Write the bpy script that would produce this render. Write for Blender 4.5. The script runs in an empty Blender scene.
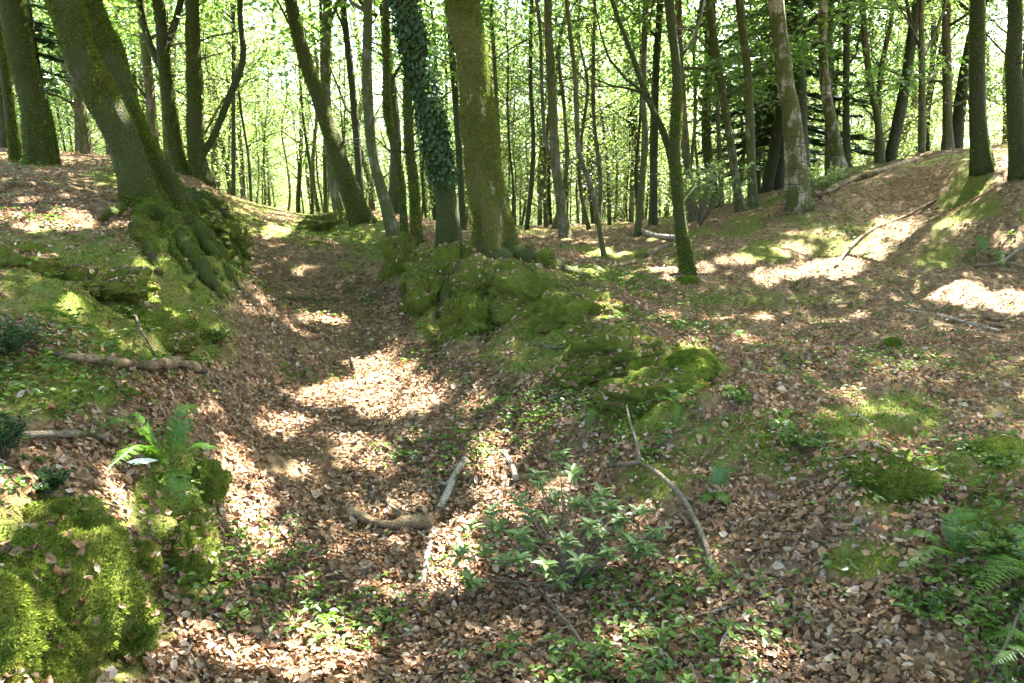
import bpy, math, random
import numpy as np
from math import radians as rad
R = np.random.default_rng(11)
random.seed(5)
sc = bpy.context.scene

# ---------------------------------------------------------------- camera, light, exposure
FPX, CZ, PITCH = 796.0, 1.6, rad(10.1)
cam = bpy.data.cameras.new('camera'); camo = bpy.data.objects.new('camera', cam)
sc.collection.objects.link(camo); sc.camera = camo
cam.sensor_width = 36; cam.lens = 36*FPX/1024
camo.location = (0, 0, CZ); camo.rotation_euler = (rad(90)-PITCH, 0, 0)
cam.clip_start = .05; cam.clip_end = 2000
SUN_EL, SUN_AZ = rad(58), rad(42)          # azimuth measured from +Y (forward) towards +X (right)
S = np.array([math.cos(SUN_EL)*math.sin(SUN_AZ), math.cos(SUN_EL)*math.cos(SUN_AZ), math.sin(SUN_EL)])
w = bpy.data.worlds.new('World'); sc.world = w; w.use_nodes = True
nt = w.node_tree
sky = nt.nodes.new('ShaderNodeTexSky'); sky.sky_type = 'NISHITA'; sky.sun_disc = False
sky.sun_elevation = SUN_EL; sky.sun_rotation = SUN_AZ
sky.air_density = 1.0; sky.dust_density = 3.0; sky.ozone_density = 1.0
nt.links.new(sky.outputs[0], nt.nodes['Background'].inputs[0])
nt.nodes['Background'].inputs[1].default_value = .10
sun = bpy.data.lights.new('sun', 'SUN'); sun.energy = 5.0; sun.angle = rad(.53); sun.color = (1, .965, .91)
suno = bpy.data.objects.new('sun', sun); sc.collection.objects.link(suno)
suno.rotation_euler = (rad(90)-SUN_EL, 0, -SUN_AZ + math.pi)
from mathutils import Vector
suno.rotation_euler = Vector(S).to_track_quat('Z', 'Y').to_euler()
sc.view_settings.view_transform = 'Standard'; sc.view_settings.look = 'None'
sc.view_settings.exposure = 4.4; sc.view_settings.gamma = 1
sc.render.engine = 'CYCLES'
cy = sc.cycles
cy.use_denoising = True
try: cy.denoiser = 'OPENIMAGEDENOISE'
except Exception: pass
cy.max_bounces = 7; cy.diffuse_bounces = 5; cy.glossy_bounces = 2; cy.transmission_bounces = 4
cy.sample_clamp_indirect = 6; cy.caustics_reflective = False; cy.caustics_refractive = False
cy.use_adaptive_sampling = False

# ---------------------------------------------------------------- maths helpers
CP, SP = math.cos(PITCH), math.sin(PITCH)
def ray(px, py):
    x = (np.asarray(px, float)-512)/FPX; v = (341.5-np.asarray(py, float))/FPX
    return np.stack([x, CP+v*SP, -SP+v*CP], -1)
def at(px, py, d=None, z=None):
    r = ray(px, py)
    t = d/r[1] if d is not None else (z-CZ)/r[2]
    return np.array([0, 0, CZ])+r*t
def topx(P):
    P = np.asarray(P, float); q = P-np.array([0, 0, CZ])
    f = q[..., 1]*CP-q[..., 2]*SP; u = q[..., 1]*SP+q[..., 2]*CP
    f = np.where(f < .05, .05, f)
    return 512+FPX*q[..., 0]/f, 341.5-FPX*u/f
def _h(ix, iy, iz, seed):
    n = (ix.astype(np.int64)*374761393+iy.astype(np.int64)*668265263+iz.astype(np.int64)*2147483647+seed*144665) & 0xffffffff
    n = ((n ^ (n >> 13))*1274126177) & 0xffffffff
    n = ((n ^ (n >> 16))*2246822519) & 0xffffffff
    return ((n ^ (n >> 15)) & 0xffffff)/0x7fffff-1.0
def vnoise(P, seed=0):
    P = np.asarray(P, float)
    if P.shape[-1] == 2: P = np.concatenate([P, np.zeros(P.shape[:-1]+(1,))], -1)
    i = np.floor(P); f = P-i; f = f*f*f*(f*(f*6-15)+10); i = i.astype(np.int64)
    r = 0
    for dx in (0, 1):
        wx = f[..., 0] if dx else 1-f[..., 0]
        for dy in (0, 1):
            wy = f[..., 1] if dy else 1-f[..., 1]
            for dz in (0, 1):
                wz = f[..., 2] if dz else 1-f[..., 2]
                r = r+wx*wy*wz*_h(i[..., 0]+dx, i[..., 1]+dy, i[..., 2]+dz, seed)
    return r
def fbm(P, o=4, seed=0):
    P = np.asarray(P, float); r = 0; a = 1.; s = 1.
    for k in range(o):
        r = r+a*vnoise(P*s+k*17.3, seed+k); a *= .5; s *= 2.03
    return r
def unit(v): return v/np.maximum(np.linalg.norm(v, axis=-1, keepdims=True), 1e-9)

# ---------------------------------------------------------------- trees seen one by one: pixel line of each trunk, its distance, width
# (key, d, [(px,py)...] top to base, width_top, width_base, bark, label)
TREES = [
 ('a', 14, [(0,30),(8,100),(17,166)], 9, 12, 'moss', 'thin dark trunk leaning at the left edge beside a thicker mossy tree'),
 ('b', 12, [(10,-5),(22,60),(36,112),(42,168)], 27, 30, 'moss', 'thick dark mossy tree curving on top of the left bank, behind the twin-stemmed tree'),
 ('c', 20, [(74,50),(78,100),(80,160)], 8, 10, 'brown', 'slim far tree seen between the curving mossy tree and the twin-stemmed tree'),
 ('e', 13, [(158,-5),(164,65),(173,133),(184,178)], 13, 15, 'moss', 'mossy tree forking high up, just right of the big twin-stemmed tree'),
 ('f', 17, [(140,-5),(147,60),(152,120),(156,165)], 10, 12, 'brown', 'tree mostly hidden behind the big twin-stemmed leaning tree'),
 ('g', 13, [(193,-5),(194,76),(196,145),(203,182)], 14, 19, 'moss', 'straight mossy tree with a branch curving up to its right, on the left bank'),
 ('h', 14, [(290,-5),(306,61),(328,126),(347,183),(364,222)], 13, 23, 'moss', 'green mossy tree leaning left over the head of the sunken path'),
 ('i', 17, [(328,-5),(325,76),(332,168),(342,216)], 11, 13, 'pale', 'pale mottled tree standing just behind the left-leaning mossy tree'),
 ('j', 18, [(342,-5),(353,95),(362,214)], 7, 9, 'dark', 'dark straight trunk right behind the left-leaning mossy tree'),
 ('k', 11.5, [(368,-5),(367,76),(372,152),(386,205),(396,238)], 10, 15, 'pale', 'mottled tree whose foot bends right, left of the ivy-clad tree'),
 ('l', 10.8, [(386,-5),(387,107),(399,171),(406,243)], 7, 10, 'moss', 'thin mossy stem growing from the root cluster on the ridge end'),
 ('m', 10.4, [(408,-5),(408,120),(413,180),(418,243)], 10, 12, 'moss', 'short-spaced straight stem directly left of the ivy-clad tree'),
 ('o', 16, [(447,-5),(455,90),(464,232)], 7, 8, 'dark', 'dark thin trunk seen between the ivy-clad tree and the big mossy beech'),
 ('p', 17, [(490,-5),(496,90),(502,236)], 4, 6, 'brown', 'very thin sapling trunk just right of the big mossy beech'),
 ('q', 15, [(548,-5),(552,95),(556,164),(566,243)], 9, 13, 'brown', 'straight brown tree right of the big mossy beech, standing on the far bank'),
 ('r', 12.5, [(566,-5),(575,76),(579,152),(592,190),(606,263)], 5, 7, 'brown', 'slender wavy tree between the straight brown tree and the forked mossy tree'),
 ('s', 16, [(646,-5),(643,95),(645,141),(637,238)], 7, 8, 'brown', 'thin tree crossing behind the forked mossy tree'),
 ('t', 19, [(660,-5),(655,91),(653,229)], 8, 10, 'dark', 'dark upright trunk behind the forked mossy tree'),
 ('u', 11, [(669,-5),(677,76),(675,152),(679,213),(690,276)], 10, 15, 'moss', 'forked mossy tree with bare limbs, its foot bending at the hollow'),
 ('v', 18, [(680,60),(684,126),(692,228)], 9, 11, 'brown', 'brown trunk leaning left close behind the forked mossy tree'),
 ('w', 18, [(708,-5),(720,76),(733,160),(741,218)], 8, 10, 'pale', 'pale thin tree leaning left, left of the two trunks before the dark spruces'),
 ('x', 17, [(739,-5),(748,76),(751,150),(753,212)], 9, 11, 'pale', 'straight pale tree just left of the white-barked birch'),
 ('y', 22, [(714,20),(718,120),(723,220)], 5, 6, 'brown', 'very thin trunk crossing behind the pale left-leaning tree'),
 ('z', 14, [(775,-5),(785,76),(793,133),(799,208)], 17, 24, 'birch', 'thick white-barked birch at the foot of the right hillside'),
 ('aa', 19, [(796,-5),(800,90),(805,190)], 13, 15, 'dark', 'dark straight trunk between the two white birches'),
 ('ab', 17, [(823,-5),(825,84),(836,145),(843,181)], 10, 15, 'birch', 'slimmer curved white birch on the right hillside crest'),
 ('ac', 21, [(846,20),(846,100),(847,170)], 7, 9, 'dark', 'dark thin trunk right beside the curved birch'),
 ('ad', 21, [(861,-5),(869,76),(878,122),(883,168)], 7, 9, 'brown', 'wavy brown trunk standing behind the hillside crest'),
 ('ae', 20, [(922,-5),(922,76),(922,154)], 6, 8, 'brown', 'thin straight tree with fine side branches on the crest'),
 ('af', 22, [(947,-5),(947,76),(948,150)], 9, 11, 'brown', 'pale brown trunk behind leaves, left of the dark hillside tree'),
 ('ag', 14, [(978,-5),(978,114),(984,166)], 15, 19, 'dark', 'dark upright tree standing on the right hillside'),
 ('ah', 12.5, [(1015,-5),(1014,76),(1026,146)], 15, 19, 'dark', 'dark tree cut by the right edge of the picture'),
]
# ---------------------------------------------------------------- terrain height field
CT = []
def cp(px, py, d=None, z=None): CT.append(at(px, py, d, z))
for a in [(250,683,.02),(512,683,0),(750,683,.02),(1024,683,.08),(0,683,.5),(170,660,.05),(225,540,.06),(230,450,.12),(250,380,.2),
          (262,300,.5),(130,540,.36),(160,440,.48),(60,490,.55),(0,440,.66),(0,560,.55),(50,400,.78),(150,372,.72),(215,372,.42),
          (100,300,.98),(185,300,.84),(0,300,1.02),(400,560,0),(380,460,.05),(370,400,.12),(340,340,.3),(320,290,.52),(450,420,.13),
          (420,350,.25),(400,300,.5),(520,400,.22),(520,470,.1),(600,490,.1),(640,530,.04),(720,570,.05),(640,430,.34),(720,480,.26),
          (820,560,.15),(900,520,.3),(850,640,.04),(980,560,.25),(1024,520,.36),(470,330,.42)]:
    cp(a[0], a[1], z=a[2])
for a in [(270,250,14),(0,240,6),(100,230,6.8),(150,207,7.6),(232,285,7.1),(0,185,9),(60,176,11),(115,168,13),(300,250,14),(290,228,18),
          (300,217,23),(390,262,12),(395,240,10.6),(450,250,8.9),(495,260,8.3),(540,285,7.4),(600,330,6.1),(645,350,5.6),(700,378,4.9),
          (780,402,4.5),(900,450,3.9),(1010,468,3.8),(850,350,6.8),(950,380,5.5),(1024,400,5),(720,330,7),(640,300,8),(560,264,9.5),
          (800,310,9.5),(950,320,9),(1024,325,9),(700,285,10.5),(850,290,10.5),(840,258,12),(950,285,10.6),(1024,285,10.5),(900,230,13),
          (960,210,13.5),(1024,212,12.5),(620,230,22),(680,226,20),(900,172,19),(960,153,21),(450,238,12),(230,205,17)]:
    cp(a[0], a[1], d=a[2])
for t in TREES:
    if t[0] not in 'y': cp(t[2][-1][0], t[2][-1][1]-2, d=t[1])
for p in [(-40,20,3),(-20,14,2.4),(-12,9,1.9),(-12,3,1.6),(-7,-2,1.1),(0,-5,-.3),(6,-3,.3),(12,4,1.4),(20,12,4.2),(36,18,7),(-20,26,1.6),
          (24,30,2.4),(14,28,1.2),(0,32,.4),(-10,32,.6),(-26,45,-1.5),(0,46,-2),(26,46,-1.2),(60,60,-3),(-60,60,-3),(0,75,-6),(0,120,-9),
          (90,120,-9),(-90,120,-9),(-60,-20,2),(60,-20,3),(0,-60,-2),(200,200,-12),(-200,200,-12),(0,250,-14),(200,-200,0),(-200,-200,0),(200,0,4),(-200,0,3)]:
    CT.append(np.array(p, float))
CT = np.array(CT)
_c2 = .35
_D = np.sqrt(((CT[:, None, :2]-CT[None, :, :2])**2).sum(-1)+_c2)
_n = len(CT)
_A = np.zeros((_n+3, _n+3)); _A[:_n, :_n] = -_D - np.eye(_n)*-.06
_A[:_n, :_n] = _D-np.eye(_n)*.08
_Pm = np.c_[np.ones(_n), CT[:, :2]]; _A[:_n, _n:] = _Pm; _A[_n:, :_n] = _Pm.T
_W = np.linalg.solve(_A, np.r_[CT[:, 2], 0, 0, 0])
def hz(x, y):
    x = np.asarray(x, float); y = np.asarray(y, float); sh = x.shape
    x = x.ravel(); y = y.ravel(); out = np.empty(len(x))
    for i in range(0, len(x), 20000):
        a = x[i:i+20000]; b = y[i:i+20000]
        d = np.sqrt((a[:, None]-CT[None, :, 0])**2+(b[:, None]-CT[None, :, 1])**2+_c2)
        out[i:i+20000] = d@_W[:_n]+_W[_n]+_W[_n+1]*a+_W[_n+2]*b
    P = np.stack([x, y], -1)
    bank = np.exp(-((out-.45)/.45)**2)
    out += .05*fbm(P*.9, 3, 3)*np.clip(1, 0, 1)+(.012+.04*bank)*fbm(P*3.1, 4, 9)
    return out.reshape(sh)
# ground as a dense table for fast lookup near the camera
XS = np.concatenate([-8-np.geomspace(.3, 250, 55)[::-1], np.arange(-8, -3.6, .12), np.arange(-3.6, 4.4, .04), np.arange(4.4, 12, .12), 12+np.geomspace(.3, 250, 55)])
YS = np.concatenate([-3-np.geomspace(.5, 200, 20)[::-1], np.arange(-3, 1.6, .3), np.arange(1.6, 7, .035), np.arange(7, 14, .08), np.arange(14, 30, .25), 30+np.geomspace(.4, 260, 60)])
GX, GY = np.meshgrid(XS, YS, indexing='ij')
GZ = hz(GX, GY)
MOSS0 = [(195,255,50,55),(90,300,100,60,.9),(150,340,80,45),(60,390,80,35,.6),(175,500,45,60,.8),(40,560,100,70,.8),(450,290,60,30),(450,330,45,40,.9),(500,290,60,30),
         (560,320,60,32),(610,360,60,36),(680,385,50,30,.8),(740,410,70,24,.8),(640,420,60,36,.6),(820,430,70,22,.7),(900,455,70,30,.8),(890,500,50,40,.6),(990,470,50,24,.6),(660,480,50,28,.4)]
_qx, _qy = 512+FPX*GX/np.maximum(GY*CP-(GZ-CZ)*SP, .05), 341.5-FPX*(GY*SP+(GZ-CZ)*CP)/np.maximum(GY*CP-(GZ-CZ)*SP, .05)
_m = np.zeros(GX.shape)
for _e in MOSS0: _m = np.maximum(_m, (_e[4] if len(_e) > 4 else 1)*np.clip(1.7-1.2*np.sqrt(((_qx-_e[0])/_e[2])**2+((_qy-_e[1])/_e[3])**2), 0, 1))
_m *= (GY > 1.4) & (GY < 12)
_PG = np.stack([GX, GY], -1)
GZ = GZ+_m*(.13*np.abs(fbm(_PG*2.3, 3, 61))**.8+.05*np.abs(fbm(_PG*6.5, 3, 62))-.03)
GZ = GZ+((GY > 1.4) & (GY < 30))*.012*fbm(_PG*9, 2, 63)
def gz(x, y):
    x = np.asarray(x, float); y = np.asarray(y, float)
    i = np.clip(np.searchsorted(XS, x)-1, 0, len(XS)-2); j = np.clip(np.searchsorted(YS, y)-1, 0, len(YS)-2)
    u = np.clip((x-XS[i])/(XS[i+1]-XS[i]), 0, 1); v = np.clip((y-YS[j])/(YS[j+1]-YS[j]), 0, 1)
    return (GZ[i, j]*(1-u)+GZ[i+1, j]*u)*(1-v)+(GZ[i, j+1]*(1-u)+GZ[i+1, j+1]*u)*v
def gnorm(x, y, e=.06):
    return unit(np.stack([gz(x-e, y)-gz(x+e, y), gz(x, y-e)-gz(x, y+e), np.full(np.shape(x), 2*e)], -1))
TT = np.geomspace(1.5, 60, 900)
def ground(px, py):
    r = ray(px, py); P = np.array([0, 0, CZ])+r*TT[:, None]
    h = gz(P[:, 0], P[:, 1]); k = np.argmax(P[:, 2] < h)
    if P[k, 2] >= h[k]: k = len(TT)-1
    q = P[k].copy(); q[2] = gz(q[0], q[1]); return q
def ell(px, py, L):
    m = np.zeros(np.shape(px))
    for e in L:
        s = e[4] if len(e) > 4 else 1
        m = np.maximum(m, s*np.clip(1.6-1.1*np.sqrt(((px-e[0])/e[2])**2+((py-e[1])/e[3])**2), 0, 1))
    return m
# where moss, green ground cover and sun flecks lie, read from the photograph and dropped on the terrain
MOSS = [(195,255,55,60),(90,290,100,50,.9),(150,335,90,45,.85),(60,390,80,35,.75),(175,500,45,60,.9),(60,600,110,100),(205,570,25,40),
        (340,226,50,14),(470,272,75,32),(450,315,40,30,.9),(560,315,60,30),(605,355,60,35,.95),(690,370,38,28),(640,405,60,40,.75),
        (655,480,50,28,.6),(800,455,80,35,.6),(900,415,60,25,.75),(890,480,40,40),(1000,460,60,25,.9),(870,560,60,25,.7),(980,520,40,40,.8),(760,430,60,25,.75),(720,440,60,30,.6),(840,430,60,25,.7),(940,470,50,25,.6),(520,350,50,30,.6),
        (600,275,60,14,.6),(760,300,120,10,.5),(830,235,80,22,.5),(30,240,80,16,.5),(220,225,40,30,.7),(380,250,40,12,.7)]
COVER = [(420,455,60,35,.6),(560,625,100,50,.3),(830,640,110,60,.3),(990,610,70,80),(250,300,40,60,.4),(480,370,60,50,.6),(560,420,50,35,.7),
         (740,425,90,30,.7),(800,470,80,40,.7),(760,300,130,12,.5),(450,300,40,40,.5),(120,360,90,50,.4),(200,610,90,40,.35),(170,350,60,50,.5),
         (380,500,60,30,.3),(650,440,60,40,.5),(30,400,60,60,.5),(340,620,80,30,.3),(920,240,90,50,.6),(330,300,50,30,.4),(430,470,60,30,.5),(350,340,60,20,.35),(820,300,160,16,.6),(850,350,160,30,.3),(280,390,40,30,.3),(680,340,90,20,.4),(860,200,90,30,.6),(620,290,70,20,.6),
         (300,240,60,25,.4),(960,490,60,40,.5),(30,240,90,25,.6)]
SUNP = [(40,213,55,17),(100,222,25,8),(130,275,18,14),(160,303,28,20),(180,322,16,14),(368,360,34,16),(392,392,56,26),(330,397,36,14),
        (285,425,28,14),(365,455,34,20),(240,505,28,30),(300,470,14,8),(415,440,14,8),(270,545,14,12),(385,600,14,14),(330,560,12,8),(395,350,14,6),(200,640,20,14),(690,600,14,8),(600,660,16,9),(840,395,16,5),(750,345,20,4),(486,455,24,26),(490,490,24,22),(540,430,18,10),(452,560,28,42),(432,592,20,24),
        (320,650,55,34),(250,662,50,18),(105,505,36,34),(145,463,24,9),(592,350,20,16),(560,495,22,12),(650,515,22,12),
        (775,277,30,6),(820,268,40,10),(858,252,36,12),(893,233,28,10),(945,290,34,14),(1000,303,40,12),(815,236,30,5),(790,250,22,4),
        (570,238,60,4),(660,215,30,3),(600,252,30,3),(760,316,60,3),(640,240,40,3),(660,321,20,4),(750,665,36,20),(712,575,10,12),
        (930,358,18,3),(268,230,20,7),(325,315,26,6),(410,372,16,9),(228,470,20,22),(655,272,36,5),(590,270,30,4),(205,420,16,10),
        (955,225,22,7),(870,178,30,4),(700,268,20,4),(740,260,26,5),(300,590,18,12),(515,520,14,12),(620,640,14,8),(840,318,34,3),
        (1010,240,14,10),(300,270,16,5),(470,400,14,8),(90,340,12,7),(448,262,16,5),(500,266,18,5),(560,300,16,7),(604,325,16,7),(690,357,24,9),(420,285,6,9),(478,300,10,6),(630,372,10,5),(880,412,20,5),(800,440,12,5),(60,300,22,8),(20,345,16,7),(160,262,8,8),(75,385,16,5),(345,222,14,4)]

# ---------------------------------------------------------------- mesh and object helpers
C = sc.collection
def mesh(name, V, F, mat, smooth=True, attrs=None):
    """V (n,3) array; F (m,k) array or list of such arrays with k = 3 or 4."""
    V = np.asarray(V, np.float32); Fs = F if isinstance(F, list) else [F]
    Fs = [np.asarray(f, np.int32) for f in Fs if len(f)]
    me = bpy.data.meshes.new(name)
    me.vertices.add(len(V)); me.vertices.foreach_set('co', V.ravel())
    nl = sum(f.size for f in Fs); npoly = sum(len(f) for f in Fs)
    me.loops.add(nl); me.loops.foreach_set('vertex_index', np.concatenate([f.ravel() for f in Fs]))
    me.polygons.add(npoly)
    tot = np.concatenate([np.full(len(f), f.shape[1], np.int32) for f in Fs])
    st = np.concatenate([[0], np.cumsum(tot)[:-1]]).astype(np.int32)
    me.polygons.foreach_set('loop_start', st); me.polygons.foreach_set('loop_total', tot)
    me.polygons.foreach_set('use_smooth', np.full(npoly, smooth))
    me.update(calc_edges=True)
    if attrs:
        for k, v in attrs.items():
            a = me.attributes.new(k, 'FLOAT', 'POINT'); a.data.foreach_set('value', np.asarray(v, np.float32))
    me.materials.append(mat); return me
def obj(name, me, parent=None, **kw):
    o = bpy.data.objects.new(name, me); C.objects.link(o)
    if parent is not None: o.parent = parent
    for k, v in kw.items(): o[k] = v
    return o
def thing(name, loc, label, cat, group=None):
    o = bpy.data.objects.new(name, None); C.objects.link(o); o.location = tuple(float(a) for a in loc)
    o.empty_display_size = .2
    o['label'] = label; o['category'] = cat
    if group: o['group'] = group
    return o
class MB:
    def __init__(s): s.V = []; s.F3 = []; s.F4 = []; s.n = 0
    def add(s, V, F):
        F = np.asarray(F)
        (s.F4 if F.shape[1] == 4 else s.F3).append(F+s.n); s.V.append(np.asarray(V, float)); s.n += len(V)
    def get(s, name, mat, smooth=True, off=None):
        V = np.concatenate(s.V)
        if off is not None: V = V-np.asarray(off)
        F = []
        if s.F4: F.append(np.concatenate(s.F4))
        if s.F3: F.append(np.concatenate(s.F3))
        return mesh(name, V, F, mat, smooth)
def smoothline(P, r, step):
    """Catmull-Rom resampling of the line P with radii r."""
    P = np.asarray(P, float); r = np.asarray(r, float)
    if len(P) == 2: P = np.array([P[0], (P[0]+P[1])/2, P[1]]); r = np.array([r[0], (r[0]+r[1])/2, r[1]])
    Q = np.vstack([2*P[0]-P[1], P, 2*P[-1]-P[-2]]); out = []; ro = []
    for i in range(1, len(Q)-2):
        L = np.linalg.norm(Q[i+1]-Q[i]); n = max(1, int(L/step))
        t = np.arange(n)/n; t = t[:, None]
        out.append(.5*((2*Q[i])+(-Q[i-1]+Q[i+1])*t+(2*Q[i-1]-5*Q[i]+4*Q[i+1]-Q[i+2])*t**2+(-Q[i-1]+3*Q[i]-3*Q[i+1]+Q[i+2])*t**3))
        ro.append(r[i-1]+(r[i]-r[i-1])*t[:, 0])
    out.append(P[-1:]); ro.append(r[-1:])
    return np.vstack(out), np.concatenate(ro)
def tube(mb, P, r, sides=10, step=.15, lump=.06, freq=3., flare=0, lobes=5, seed=0, raw=False):
    """Tapered bark tube from P[0] (base) on; lumpy, with lobed flare at the base."""
    P, r = smoothline(P, r, step)
    T = unit(np.gradient(P, axis=0))
    u = np.array([1., 0, 0]) if abs(T[0][0]) < .9 else np.array([0, 1., 0])
    U = np.empty_like(P)
    for i in range(len(P)):
        u = u-T[i]*(u@T[i]); u = u/np.linalg.norm(u); U[i] = u
    B = np.cross(T, U); a = np.linspace(0, 2*np.pi, sides, endpoint=False)
    s = np.concatenate([[0], np.cumsum(np.linalg.norm(np.diff(P, axis=0), axis=1))])
    rr = np.repeat(r[:, None], sides, 1)
    if flare:
        e = np.exp(-s/ (3.2*r[0]))[:, None]
        rr = rr*(1+flare*e*(.75+.55*np.cos(lobes*a+seed)[None]+.25*np.cos((lobes-2)*a+2*seed)[None]))
    D = U[:, None]*np.cos(a)[None, :, None]+B[:, None]*np.sin(a)[None, :, None]
    V = P[:, None]+D*rr[..., None]
    if lump >= .15: V = V+D*(rr*.35*np.abs(fbm(V*16+seed, 3, seed+3)))[..., None]
    if lump:
        q = V/np.array([1, 1, 2.2])*freq
        V = V+D*(rr*lump*2*fbm(q+seed*7.1, 3, seed))[..., None]
    n = len(P); i = np.arange(n-1)[:, None]*sides; j = np.arange(sides)[None]; j2 = (j+1) % sides
    F = np.stack([i+j, i+j2, i+sides+j2, i+sides+j], -1).reshape(-1, 4)
    V = V.reshape(-1, 3)
    tipc = P[-1]+T[-1]*r[-1]*.4; basec = P[0]
    V = np.vstack([V, tipc, basec]); k = (n-1)*sides
    jj = np.arange(sides); cap = np.stack([k+jj, k+(jj+1) % sides, np.full(sides, n*sides)], -1)
    cap2 = np.stack([(jj+1) % sides, jj, np.full(sides, n*sides+1)], -1)
    m0 = mb.n; mb.V.append(V); mb.F4.append(F+m0); mb.F3.append(cap+m0); mb.F3.append(cap2+m0); mb.n += len(V)
    return P, r

# ---------------------------------------------------------------- materials
def newmat(name):
    m = bpy.data.materials.new(name); m.use_nodes = True
    t = m.node_tree; t.nodes.clear(); o = t.nodes.new('ShaderNodeOutputMaterial'); return m, t, o
def N(t, k, **kw):
    n = t.nodes.new(k)
    for a, v in kw.items():
        if a.startswith('i_'): n.inputs[int(a[2:]) if a[2:].isdigit() else a[2:].replace('_', ' ')].default_value = v
        else: setattr(n, a, v)
    return n
def ramp(t, stops, fac=None, interp='LINEAR'):
    n = t.nodes.new('ShaderNodeValToRGB'); cr = n.color_ramp; cr.interpolation = interp
    while len(cr.elements) < len(stops): cr.elements.new(.5)
    for e, (p, c) in zip(cr.elements, stops):
        e.position = p; e.color = tuple(c)+((1,) if len(c) == 3 else ())
    if fac is not None: t.links.new(fac, n.inputs[0])
    return n
def noise(t, scale, detail=4, rough=.55, vec=None, dim='3D'):
    n = t.nodes.new('ShaderNodeTexNoise'); n.noise_dimensions = dim
    n.inputs['Scale'].default_value = scale; n.inputs['Detail'].default_value = detail; n.inputs['Roughness'].default_value = rough
    if vec is not None: t.links.new(vec, n.inputs['Vector'])
    return n
def mix(t, fac, a, b, kind='MIX'):
    n = t.nodes.new('ShaderNodeMix'); n.data_type = 'RGBA'; n.blend_type = kind
    for s, v in ((n.inputs[0], fac), (n.inputs[6], a), (n.inputs[7], b)):
        if hasattr(v, 'is_linked'): t.links.new(v, s)
        else: s.default_value = v if isinstance(v, (int, float)) else tuple(v)+((1,) if len(v) == 3 else ())
    return n.outputs[2]
def mth(t, op, a, b=0):
    n = t.nodes.new('ShaderNodeMath'); n.operation = op
    for s, v in ((n.inputs[0], a), (n.inputs[1], b)):
        if hasattr(v, 'is_linked'): t.links.new(v, s)
        else: s.default_value = v
    return n.outputs[0]
def leafmat(name, cols, trans=.5, tmul=(1.7, 1.75, .75), gloss=.06, rough=.4, isl=True):
    m, t, o = newmat(name)
    g = t.nodes.new('ShaderNodeNewGeometry')
    cr = ramp(t, [(i/(len(cols)-1), c) for i, c in enumerate(cols)], g.outputs['Random Per Island'])
    col = cr.outputs[0]
    d = N(t, 'ShaderNodeBsdfDiffuse'); t.links.new(col, d.inputs[0])
    tr = N(t, 'ShaderNodeBsdfTranslucent')
    t.links.new(mix(t, 1, col, tmul, 'MULTIPLY'), tr.inputs[0])
    s = N(t, 'ShaderNodeMixShader'); s.inputs[0].default_value = trans
    t.links.new(d.outputs[0], s.inputs[1]); t.links.new(tr.outputs[0], s.inputs[2])
    gl = N(t, 'ShaderNodeBsdfGlossy'); gl.inputs['Roughness'].default_value = rough; gl.inputs[0].default_value = (1, 1, 1, 1)
    s2 = N(t, 'ShaderNodeMixShader'); s2.inputs[0].default_value = gloss
    t.links.new(s.outputs[0], s2.inputs[1]); t.links.new(gl.outputs[0], s2.inputs[2])
    t.links.new(s2.outputs[0], o.inputs[0]); return m
def barkmat(name, bark, moss, amount, scale=3., patch=None, stripes=False):
    m, t, o = newmat(name)
    tc = t.nodes.new('ShaderNodeNewGeometry'); pos = tc.outputs['Position']
    n1 = noise(t, scale, 6, .65, pos); n2 = noise(t, scale*9, 4, .6, pos); n3 = noise(t, scale*30, 3, .6, pos)
    bc = ramp(t, [(.3, [c*.55 for c in bark]), (.7, [c*1.35 for c in bark])], n2.outputs[0]).outputs[0]
    mc = ramp(t, [(.3, [c*.6 for c in moss]), (.55, moss), (.8, (moss[0]*1.9, moss[1]*1.5, moss[2]*1.1))], n3.outputs[0]).outputs[0]
    ms = N(t, 'ShaderNodeMapping'); ms.inputs['Scale'].default_value = (9, 9, 1.6); t.links.new(pos, ms.inputs[0])
    ns = noise(t, 1.6, 5, .65, ms.outputs[0])
    fs = mth(t, 'ADD', mth(t, 'MULTIPLY', n1.outputs[0], .6), mth(t, 'MULTIPLY', ns.outputs[0], .4))
    f = ramp(t, [(max(0, .52-amount*.24), (0, 0, 0)), (.60-amount*.24, (1, 1, 1))], fs).outputs[0]
    col = mix(t, f, bc, mc)
    if stripes:
        mp = N(t, 'ShaderNodeMapping'); mp.inputs['Scale'].default_value = (2.2, 2.2, 26); t.links.new(pos, mp.inputs[0])
        n4 = noise(t, 1.3, 4, .7, mp.outputs[0])
        sf = ramp(t, [(.56, (0, 0, 0)), (.62, (1, 1, 1))], n4.outputs[0]).outputs[0]
        col = mix(t, sf, col, (.05, .04, .03))
    if patch:
        mq = N(t, 'ShaderNodeMapping'); mq.inputs['Scale'].default_value = (1, 1, .5); t.links.new(pos, mq.inputs[0]); n5 = noise(t, 6, 6, .75, mq.outputs[0])
        pf = ramp(t, [(.61, (0, 0, 0)), (.64, (1, 1, 1))], n5.outputs[0]).outputs[0]
        col = mix(t, pf, col, patch)
    p = N(t, 'ShaderNodeBsdfPrincipled'); p.inputs['Roughness'].default_value = .9
    p.inputs['Specular IOR Level'].default_value = .2
    t.links.new(col, p.inputs['Base Color'])
    b = N(t, 'ShaderNodeBump'); b.inputs['Strength'].default_value = 1; b.inputs['Distance'].default_value = .06
    hsum = mth(t, 'ADD', mth(t, 'MULTIPLY', n2.outputs[0], .8), mth(t, 'MULTIPLY', n3.outputs[0], .5))
    t.links.new(hsum, b.inputs['Height']); t.links.new(b.outputs[0], p.inputs['Normal'])
    t.links.new(p.outputs[0], o.inputs[0]); return m
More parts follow.
